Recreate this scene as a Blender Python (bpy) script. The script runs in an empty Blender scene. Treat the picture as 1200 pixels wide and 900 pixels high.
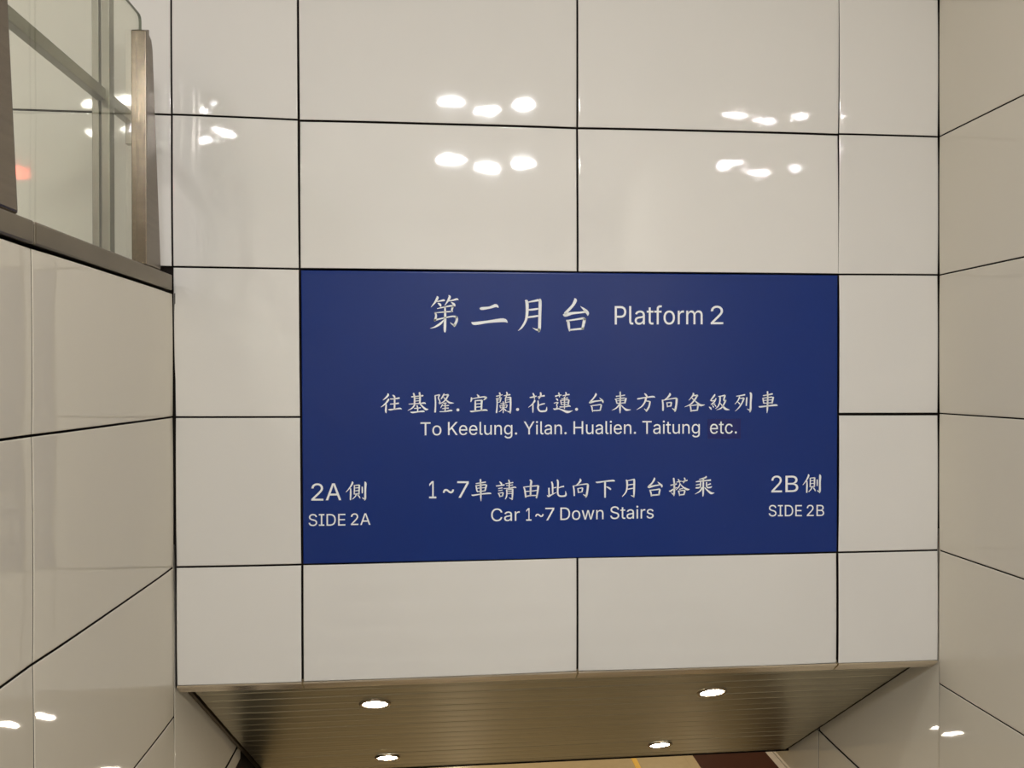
import bpy, bmesh, math, random
from mathutils import Vector, Matrix
from mathutils.geometry import delaunay_2d_cdt

random.seed(7)
SC = bpy.context.scene
COL = SC.collection

# ------------------------------------------------------------------ camera, world, exposure
CAM_F = 889.85            # focal length in pixels of the 1200x900 frame
cam_d = bpy.data.cameras.new('camera')
cam_d.sensor_width = 36.0
cam_d.lens = 36.0 * CAM_F / 1200.0
cam_d.clip_start = 0.05
cam = bpy.data.objects.new('camera', cam_d)
COL.objects.link(cam)
R_ = Vector((0.995938, -0.09002, -0.002085))
U_ = Vector((0.00245, 0.003943, 0.999989))
F_ = Vector((0.090011, 0.995932, -0.004147))
m = Matrix((( R_.x, U_.x, -F_.x), (R_.y, U_.y, -F_.y), (R_.z, U_.z, -F_.z))).to_4x4()
m.translation = Vector((0.0, -3.1347, 1.6))
cam.matrix_world = m
SC.camera = cam

world = bpy.data.worlds.new('world')
world.use_nodes = True
world.node_tree.nodes['Background'].inputs[0].default_value = (1.0, 0.93, 0.84, 1)
world.node_tree.nodes['Background'].inputs[1].default_value = 0.02
SC.world = world
SC.view_settings.view_transform = 'Standard'
SC.view_settings.look = 'None'
SC.view_settings.exposure = 0.0
SC.view_settings.gamma = 1.0
SC.view_settings.use_curve_mapping = False
SC.cycles.use_denoising = True
SC.cycles.max_bounces = 10
SC.cycles.diffuse_bounces = 6
SC.cycles.glossy_bounces = 6
SC.cycles.transmission_bounces = 8
SC.cycles.sample_clamp_indirect = 0.0
SC.cycles.caustics_reflective = False
SC.cycles.blur_glossy = 0.05

LAMP = 360.0              # radiance of the three downlights over the stairs
LAMP_NEAR_FILL = 55.0
LAMP_CONCOURSE = 95.0
              # radiance of the ceiling downlights
LAMP_SOFFIT = 95.0
LAMP_HALL_FILL = 130.0

# ------------------------------------------------------------------ materials
def srgb(r, g, b):
    f = lambda c: (c / 255 / 12.92) if c / 255 <= 0.04045 else ((c / 255 + 0.055) / 1.055) ** 2.4
    return (f(r), f(g), f(b), 1.0)

def new_mat(name):
    mt = bpy.data.materials.new(name)
    mt.use_nodes = True
    nt = mt.node_tree
    return mt, nt, nt.nodes['Principled BSDF']

def enamel(name, col, rough=0.042, wave=0.004, spec=0.5):
    mt, nt, b = new_mat(name)
    N, L = nt.nodes, nt.links
    oi = N.new('ShaderNodeObjectInfo')
    mr = N.new('ShaderNodeMapRange'); mr.inputs[3].default_value = 0.965; mr.inputs[4].default_value = 1.02
    L.new(oi.outputs['Random'], mr.inputs[0])
    tc = N.new('ShaderNodeTexCoord')
    n1 = N.new('ShaderNodeTexNoise'); n1.inputs['Scale'].default_value = 1.7; n1.inputs['Detail'].default_value = 3
    L.new(tc.outputs['Object'], n1.inputs['Vector'])
    m2 = N.new('ShaderNodeMapRange'); m2.inputs[3].default_value = 0.97; m2.inputs[4].default_value = 1.03
    L.new(n1.outputs[0], m2.inputs[0])
    mu = N.new('ShaderNodeMath'); mu.operation = 'MULTIPLY'
    L.new(mr.outputs[0], mu.inputs[0]); L.new(m2.outputs[0], mu.inputs[1])
    vm = N.new('ShaderNodeVectorMath'); vm.operation = 'SCALE'
    vm.inputs[0].default_value = col[:3]
    L.new(mu.outputs[0], vm.inputs['Scale']); L.new(vm.outputs[0], b.inputs['Base Color'])
    b.inputs['Roughness'].default_value = rough
    b.inputs['Specular IOR Level'].default_value = spec
    n2 = N.new('ShaderNodeTexNoise'); n2.inputs['Scale'].default_value = 9.0; n2.inputs['Detail'].default_value = 1
    L.new(tc.outputs['Object'], n2.inputs['Vector'])
    bp = N.new('ShaderNodeBump'); bp.inputs['Strength'].default_value = 1.0; bp.inputs['Distance'].default_value = wave * 0.1
    L.new(n2.outputs[0], bp.inputs['Height']); L.new(bp.outputs[0], b.inputs['Normal'])
    return mt

def metal(name, col, rough=0.3, stretch=(1, 1, 1), amp=0.12, bump=0.0):
    mt, nt, b = new_mat(name)
    N, L = nt.nodes, nt.links
    tc = N.new('ShaderNodeTexCoord'); mp = N.new('ShaderNodeMapping')
    mp.inputs['Scale'].default_value = stretch
    L.new(tc.outputs['Object'], mp.inputs['Vector'])
    n = N.new('ShaderNodeTexNoise'); n.inputs['Scale'].default_value = 1.0; n.inputs['Detail'].default_value = 4
    L.new(mp.outputs[0], n.inputs['Vector'])
    mr = N.new('ShaderNodeMapRange'); mr.inputs[1].default_value = 0.3; mr.inputs[2].default_value = 0.7
    mr.inputs[3].default_value = 1 - amp; mr.inputs[4].default_value = 1 + amp
    L.new(n.outputs[0], mr.inputs[0])
    vm = N.new('ShaderNodeVectorMath'); vm.operation = 'SCALE'; vm.inputs[0].default_value = col[:3]
    L.new(mr.outputs[0], vm.inputs['Scale']); L.new(vm.outputs[0], b.inputs['Base Color'])
    b.inputs['Metallic'].default_value = 1.0
    b.inputs['Roughness'].default_value = rough
    if bump:
        bp = N.new('ShaderNodeBump'); bp.inputs['Distance'].default_value = bump; bp.inputs['Strength'].default_value = 1.0
        L.new(n.outputs[0], bp.inputs['Height']); L.new(bp.outputs[0], b.inputs['Normal'])
    return mt

def plain(name, col, rough=0.6, spec=0.5):
    mt, nt, b = new_mat(name)
    N, L = nt.nodes, nt.links
    tc = N.new('ShaderNodeTexCoord')
    n = N.new('ShaderNodeTexNoise'); n.inputs['Scale'].default_value = 14.0; n.inputs['Detail'].default_value = 4
    L.new(tc.outputs['Object'], n.inputs['Vector'])
    mr = N.new('ShaderNodeMapRange'); mr.inputs[3].default_value = 0.92; mr.inputs[4].default_value = 1.08
    L.new(n.outputs[0], mr.inputs[0])
    vm = N.new('ShaderNodeVectorMath'); vm.operation = 'SCALE'; vm.inputs[0].default_value = col[:3]
    L.new(mr.outputs[0], vm.inputs['Scale']); L.new(vm.outputs[0], b.inputs['Base Color'])
    b.inputs['Roughness'].default_value = rough
    b.inputs['Specular IOR Level'].default_value = spec
    return mt

def emit(name, col, s):
    mt, nt, b = new_mat(name)
    nt.nodes.remove(b)
    e = nt.nodes.new('ShaderNodeEmission')
    e.inputs[0].default_value = col; e.inputs[1].default_value = s
    nt.links.new(e.outputs[0], nt.nodes['Material Output'].inputs[0])
    return mt

def glass_mat(name):
    mt, nt, b = new_mat(name)
    N, L = nt.nodes, nt.links
    nt.nodes.remove(b)
    tr = N.new('ShaderNodeBsdfTransparent'); tr.inputs[0].default_value = (0.95, 0.955, 0.895, 1)
    gl = N.new('ShaderNodeBsdfGlossy'); gl.inputs['Roughness'].default_value = 0.02
    fr = N.new('ShaderNodeLayerWeight'); fr.inputs[0].default_value = 0.5
    pw = N.new('ShaderNodeMath'); pw.operation = 'POWER'; pw.inputs[1].default_value = 5.0
    ma = N.new('ShaderNodeMath'); ma.operation = 'MULTIPLY_ADD'; ma.inputs[1].default_value = 0.96; ma.inputs[2].default_value = 0.04
    L.new(fr.outputs['Facing'], pw.inputs[0]); L.new(pw.outputs[0], ma.inputs[0])
    mx = N.new('ShaderNodeMixShader')
    L.new(ma.outputs[0], mx.inputs[0]); L.new(tr.outputs[0], mx.inputs[1]); L.new(gl.outputs[0], mx.inputs[2])
    L.new(mx.outputs[0], N['Material Output'].inputs[0])
    return mt

M_FRONT = enamel('white_enamel', srgb(225, 223, 219))
M_SIDE = enamel('white_enamel_warm_light', srgb(217, 211, 197))  # same enamel as the front; side walls' warmer, dimmer light put into its colour
M_BLUE = enamel('blue_enamel', srgb(11, 45, 119), rough=0.24, wave=0.004, spec=0.38)
M_PATCH = enamel('blue_film', srgb(6, 24, 104), rough=0.35, wave=0.002)
M_INK = plain('white_vinyl', srgb(240, 244, 246), rough=0.45)
M_GAP = plain('joint_black', srgb(26, 20, 16), rough=0.8, spec=0.2)
M_STEEL = metal('brushed_steel', srgb(122, 112, 99), 0.26, (2, 2, 60), 0.10)
M_CAP = metal('cap_steel', srgb(130, 121, 106), 0.36, (8, 3, 8), 0.14)
M_RAIL = metal('rail_steel', srgb(140, 138, 128), 0.35, (10, 10, 10), 0.08)
M_SLAT = metal('slat_metal', srgb(176, 171, 152), 0.32, (0.8, 90, 90), 0.26)
M_EDGE = metal('edge_steel', srgb(242, 230, 212), 0.26, (4, 30, 30), 0.15)
M_TRIM = metal('dark_trim', srgb(92, 80, 64), 0.45, (6, 6, 6), 0.1)
M_RING = metal('ring_metal', srgb(160, 146, 126), 0.25, (20, 20, 20), 0.05)
M_GLASS = glass_mat('clear_glass')
M_GLASS_EDGE = plain('glass_edge', srgb(96, 108, 84), 0.25)
M_LENS = emit('lamp_lens', (1.0, 0.995, 1.0, 1), LAMP)
M_LENS_NEAR_FILL = emit('near_fill_lens', (1.0, 0.98, 0.96, 1), LAMP_NEAR_FILL)  # added lamp near the front wall
M_LENS_C = emit('concourse_lens', (1.0, 0.97, 0.95, 1), LAMP_CONCOURSE)
M_LENS_S = emit('soffit_lens', (1.0, 0.90, 0.76, 1), LAMP_SOFFIT)
M_LENS_HALL_FILL = emit('hall_fill_lens', (1.0, 0.85, 0.64, 1), LAMP_HALL_FILL)  # added lamps of the lower hall
M_RED = emit('red_lens', (1.0, 0.06, 0.03, 1), 45.0)
M_CEIL = plain('ceiling_paint', srgb(212, 211, 208), 0.7)
M_STONE = plain('stair_stone', srgb(190, 186, 178), 0.5)
M_GOLD = plain('warm_stone', srgb(190, 172, 136), 0.22)
M_BROWN = plain('brown_granite', srgb(74, 44, 34), 0.25)
M_YELLOW = plain('yellow_strip', srgb(236, 190, 70), 0.4)
M_PALE = plain('pale_stone', srgb(205, 196, 184), 0.35)

# ------------------------------------------------------------------ helpers
def link(name, me, mat, parent=None, loc=None):
    o = bpy.data.objects.new(name, me)
    COL.objects.link(o)
    if mat is not None and len(me.materials) == 0:
        me.materials.append(mat)
    if parent is not None:
        o.parent = parent
    if loc is not None:
        o.location = loc
    return o

def from_bm(name, bm, mat, parent=None, loc=None, smooth=False):
    me = bpy.data.meshes.new(name)
    bmesh.ops.recalc_face_normals(bm, faces=bm.faces[:])
    bm.to_mesh(me); bm.free()
    if smooth:
        for p in me.polygons: p.use_smooth = True
    return link(name, me, mat, parent, loc)

def tag(o, label=None, cat=None, group=None, kind=None):
    if label: o['label'] = label
    if cat: o['category'] = cat
    if group: o['group'] = group
    if kind: o['kind'] = kind
    return o

def empty(name, loc):
    o = bpy.data.objects.new(name, None)
    COL.objects.link(o); o.location = loc
    o.empty_display_size = 0.1
    return o

def bm_box(bm, x0, x1, y0, y1, z0, z1, bevel=0.0):
    vs = [bm.verts.new((x, y, z)) for x in (x0, x1) for y in (y0, y1) for z in (z0, z1)]
    q = [(0, 1, 3, 2), (4, 6, 7, 5), (0, 4, 5, 1), (2, 3, 7, 6), (0, 2, 6, 4), (1, 5, 7, 3)]
    fs = [bm.faces.new([vs[i] for i in f]) for f in q]
    if bevel:
        es = list({e for f in fs for e in f.edges})
        bmesh.ops.bevel(bm, geom=es, offset=bevel, segments=2, affect='EDGES', profile=0.6)

def box(name, x0, x1, y0, y1, z0, z1, mat, parent=None, bevel=0.0):
    bm = bmesh.new()
    bm_box(bm, x0, x1, y0, y1, z0, z1, bevel)
    return from_bm(name, bm, mat, parent)

def extrude_poly(name, pts, axis_fn, d0, d1, mat, parent=None, bevel=0.0):
    bm = bmesh.new()
    a = [bm.verts.new(axis_fn(u, v, d0)) for u, v in pts]
    b = [bm.verts.new(axis_fn(u, v, d1)) for u, v in pts]
    n = len(pts)
    bm.faces.new(a); bm.faces.new(list(reversed(b)))
    for i in range(n):
        bm.faces.new([a[i], b[i], b[(i + 1) % n], a[(i + 1) % n]])
    if bevel:
        bmesh.ops.bevel(bm, geom=bm.edges[:], offset=bevel, segments=3, affect='EDGES', profile=0.5)
    return from_bm(name, bm, mat, parent)

def smooth01(t):
    return t * t * (3 - 2 * t)

def panel(name, corners, to3, mat, parent, gap=(0.004,) * 4, ky=0.03, kx=0.03, thick=0.018, n=9, tilt=(0.0, 0.0)):
    """One pillowed enamel panel. corners = (u,v) of bottom-left, bottom-right, top-right, top-left;
    to3(u, v, d) places a point d metres proud of the wall plane; gap = left, right, bottom, top."""
    (u0, v0), (u1, v1), (u2, v2), (u3, v3) = corners
    gl, gr, gb, gt = gap
    c = [(u0 + gl, v0 + gb), (u1 - gr, v1 + gb), (u2 - gr, v2 - gt), (u3 + gl, v3 - gt)]
    W = abs(c[1][0] - c[0][0]); H = abs(c[3][1] - c[0][1])
    base = [0, 0.0015 / W, 0.004 / W, 0.0065 / W]
    us = base + [0.0065 / W + (1 - 0.013 / W) * i / (n + 1) for i in range(1, n + 1)] + [1 - b for b in reversed(base)]
    base = [0, 0.0015 / H, 0.004 / H, 0.0065 / H]
    vs = base + [0.0065 / H + (1 - 0.013 / H) * i / (n + 1) for i in range(1, n + 1)] + [1 - b for b in reversed(base)]
    bm = bmesh.new()
    grid = []
    for v in vs:
        row = []
        for u in us:
            x = (1 - v) * ((1 - u) * c[0][0] + u * c[1][0]) + v * ((1 - u) * c[3][0] + u * c[2][0])
            y = (1 - v) * ((1 - u) * c[0][1] + u * c[1][1]) + v * ((1 - u) * c[3][1] + u * c[2][1])
            a, b = 2 * u - 1, 2 * v - 1
            dx, dy = abs(a) * W / 2, abs(b) * H / 2
            d = -0.5 * ky * dy * dy - 0.5 * kx * dx * dx * (abs(a) ** 2) - 0.0012 * (a * b) ** 4
            d += tilt[0] * a * W / 2 + tilt[1] * b * H / 2
            e = min(u * W, (1 - u) * W, v * H, (1 - v) * H)
            if e < 0.0039:
                d -= 0.0015 * (1 - e / 0.004) ** 2
            row.append(bm.verts.new(to3(x, y, d)))
        grid.append(row)
    R, C = len(vs), len(us)
    fs = []
    for i in range(R - 1):
        for j in range(C - 1):
            fs.append(bm.faces.new([grid[i][j], grid[i][j + 1], grid[i + 1][j + 1], grid[i + 1][j]]))
    ring = [grid[0][j] for j in range(C)] + [grid[i][C - 1] for i in range(1, R)] + \
           [grid[R - 1][j] for j in range(C - 2, -1, -1)] + [grid[i][0] for i in range(R - 2, 0, -1)]
    def uv(k):
        if k < C: return us[k], 0
        k -= C
        if k < R - 1: return 1, vs[k + 1]
        k -= R - 1
        if k < C - 1: return us[C - 2 - k], 1
        k -= C - 1
        return 0, vs[R - 2 - k]
    back = []
    for k in range(len(ring)):
        u, v = uv(k)
        x = (1 - v) * ((1 - u) * c[0][0] + u * c[1][0]) + v * ((1 - u) * c[3][0] + u * c[2][0])
        y = (1 - v) * ((1 - u) * c[0][1] + u * c[1][1]) + v * ((1 - u) * c[3][1] + u * c[2][1])
        back.append(bm.verts.new(to3(x, y, -thick)))
    for k in range(len(ring)):
        j = (k + 1) % len(ring)
        bm.faces.new([ring[k], back[k], back[j], ring[j]])
    bm.normal_update()
    o = from_bm(name, bm, mat, parent)
    o.data.materials.append(M_GAP)
    for p in o.data.polygons[:len(fs)]:
        p.use_smooth = True
    for p in o.data.polygons[len(fs):]:
        p.material_index = 1
    return o

def rect(u0, u1, v0, v1):
    return ((u0, v0), (u1, v0), (u1, v1), (u0, v1))

# ------------------------------------------------------------------ front wall
XL, XR = -1.0675, 2.1535
wall_front = box('wall_front', -7.0, 2.30, 0.0225, 0.12, 0.385, 4.40, M_GAP)
tag(wall_front, kind='structure')

to_front = lambda u, v, d: (u, -d, v)
NODE = {(0, 0): (-1.0757, 2.6640), (1, 0): (-0.5806, 2.6569), (2, 0): (0.5608, 2.6579), (3, 0): (1.7028, 2.6615), (4, 0): (2.1535, 2.6616),
        (0, 1): (-1.0751, 2.0574), (1, 1): (-0.5777, 2.0545), (2, 1): (0.5598, 2.0530), (3, 1): (1.6988, 2.0561), (4, 1): (2.1535, 2.0591),
        (0, 2): (-1.0705, 1.4576), (1, 2): (-0.5746, 1.4550), (3, 2): (1.6986, 1.4550), (4, 2): (2.1535, 1.4530),
        (0, 3): (-1.0675, 0.8583), (1, 3): (-0.5718, 0.8568), (2, 3): (0.5577, 0.8595), (3, 3): (1.6947, 0.8550), (4, 3): (2.1535, 0.8551),
        (0, 4): (-1.0670, 0.3809), (1, 4): (-0.5716, 0.3770), (2, 4): (0.5568, 0.3785), (3, 4): (1.6944, 0.3720), (4, 4): (2.1535, 0.3690)}
XC = [-2.2107, -1.0757, -0.5816, 0.5608, 1.7030, 2.1535]
ZT = [4.39, 3.86, 3.262]
TOP_TILT = {(2, 2): (0.0, 0.0105), (3, 2): (0.0, 0.008)}
for i in range(len(ZT)):
    for j in range(5):
        zt = ZT[i]; zb = ZT[i + 1] if i + 1 < len(ZT) else None
        if zb is None:
            bl = (XC[j], 2.666) if j == 0 else NODE[(j - 1, 0)]
            br = NODE[(j, 0)]
        else:
            bl, br = (XC[j], zb), (XC[j + 1], zb)
        panel('panel', (bl, br, (XC[j + 1], zt), (XC[j], zt)), to_front, M_FRONT, wall_front,
              gap=(0.0008 if j == 4 else 0.004, 0.0006 if j >= 3 else 0.004, 0.004, 0.004),
              ky=0.05, tilt=TOP_TILT.get((j, i), (0.0, 0.0)))
FRONT_TILT = {(1, 0): (0.0, -0.0245), (2, 0): (0.0, -0.022)}
FRONT_CELLS = [(-1, 0), (0, 0), (1, 0), (2, 0), (3, 0), (0, 1), (3, 1), (0, 2), (3, 2), (0, 3), (1, 3), (2, 3), (3, 3)]
for c, r in FRONT_CELLS:
    tl = NODE[(c, r)] if c >= 0 else (XC[0], 2.666)
    tr = NODE[(c + 1, r)]
    bl = NODE[(c, r + 1)] if c >= 0 else (XC[0], 2.059)
    br = NODE[(c + 1, r + 1)]
    gl = gr = 0.0042
    if r == 0 and c == 3: gl = 0.0008
    if r == 0 and c == 2: gr = 0.0008
    if c == 3: gr = 0.0014 if r > 0 else 0.0005
    gt = 0.0035 if not (c == 3 and r == 2) else 0.008
    panel('panel', (bl, br, tr, tl), to_front, M_FRONT, wall_front, gap=(gl, gr, 0.0038, gt), ky=0.05, kx=0.03, tilt=FRONT_TILT.get((c, r), (0.0, 0.0)))
# folded steel lip under the lowest row, one length per panel
for c in range(4):
    (xa, za), (xb, zb) = NODE[(c, 4)], NODE[(c + 1, 4)]
    xa += 0.004; xb -= 0.004
    bm = bmesh.new()
    prof = [(0.001, 0.0036), (0.001, -0.003), (0.040, -0.038), (0.052, -0.034), (0.052, -0.028), (0.012, 0.0036)]
    A = [bm.verts.new((xa, y, za + z)) for y, z in prof]
    B = [bm.verts.new((xb, y, zb + z)) for y, z in prof]
    bm.faces.new(A); bm.faces.new(list(reversed(B)))
    for k in range(len(prof)):
        q = (k + 1) % len(prof)
        bm.faces.new([A[k], B[k], B[q], A[q]])
    o = from_bm('edge_strip', bm, M_EDGE, wall_front)
    o['label'] = 'folded steel lip along the lower panel edge'

for z0, z1 in ((0.378, 1.952),):
    box('corner_gap_strip', -1.0672, -1.0634, 0.0015, 0.018, z0, z1, M_GAP, wall_front)  # black strip added in place of the dark corner gap

# ------------------------------------------------------------------ left wall with its ledge
wall_left = box('wall_left', -1.24, XL - 0.0195, -6.35, 1.45, -2.9, 1.948, M_GAP)
tag(wall_left, kind='structure')
to_left = lambda u, v, d: (XL + d, u, v)
YL = [-3.32, -2.18, -1.040, -0.0005]
ZL = [1.952, 1.459, 0.8594, 0.262, -0.305, -0.90]
for a in range(len(YL) - 1):
    for b in range(len(ZL) - 1):
        g = 0.0008
        panel('panel', rect(YL[a], YL[a + 1], ZL[b + 1], ZL[b]), to_left, M_SIDE, wall_left,
              gap=(g, g if a < 2 else 0.001, 0.0035, 0.0035),
              ky=0.02)
for y0, y1, z0, z1 in ((0.0015, 1.10, -0.305, 0.95), (0.0015, 0.98, -0.395, -0.305)):
    panel('panel', rect(y0, y1, z0, z1), to_left, M_SIDE, wall_left, gap=(0.0015, 0.002, 0.0035, 0.0035), kx=0.03)
far = box('lining', XL - 0.018, XL, -6.35, -3.324, -2.9, 1.952, M_SIDE, wall_left)
low = box('lining', XL - 0.018, XL, -3.32, 0.9, -2.9, -0.91, M_SIDE, wall_left)
# cap of the ledge, in lengths
for y0, y1 in ((-3.30, -2.20), (-2.195, -1.046), (-1.040, -0.030)):
    o = box('cap', -1.262, -1.0635, y0, y1, 1.9585, 2.021, M_CAP, wall_left, bevel=0.006)
    o['label'] = 'brushed steel capping length on the ledge'

# ------------------------------------------------------------------ right wall
wall_right = box('wall_right', XR + 0.0195, 2.30, -8.0, 1.078, -1.75, 4.40, M_GAP)
tag(wall_right, kind='structure')
to_right = lambda u, v, d: (XR - d, u, v)
YR = [-3.34, -2.22, -1.10, -0.0005]
ZR = [4.39, 3.86, 3.262, 2.661, 2.0575, 1.454, 0.8560, 0.272, -0.43, -1.03]
for a in range(len(YR) - 1):
    for b in range(len(ZR) - 1):
        panel('panel', rect(YR[a], YR[a + 1], ZR[b + 1], ZR[b]), to_right, M_SIDE, wall_right,
              gap=(0.0015, 0.001, 0.0028, 0.0028), ky=0.02, kx=0.004)
for y0, y1, z0, z1 in ((0.0015, 1.078, -0.43, 0.95), (0.0015, 1.078, -1.03, -0.43), (1.078, 2.15, -0.43, 0.1), (1.078, 2.15, -0.828, -0.43)):
    panel('panel', rect(y0, y1, z0, z1), to_right, M_SIDE, wall_right, gap=(0.0015, 0.0015, 0.0028, 0.0028), kx=0.03)
box('lining', XR, XR + 0.018, -8.0, -3.344, -1.0, 4.40, M_SIDE, wall_right)
box('lining', XR, XR + 0.018, -3.34, 1.078, -1.75, -1.035, M_SIDE, wall_right)
box('lining', XR + 0.0195, 2.30, 1.078, 2.2, -0.826, 0.6, M_GAP, wall_right)

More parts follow.
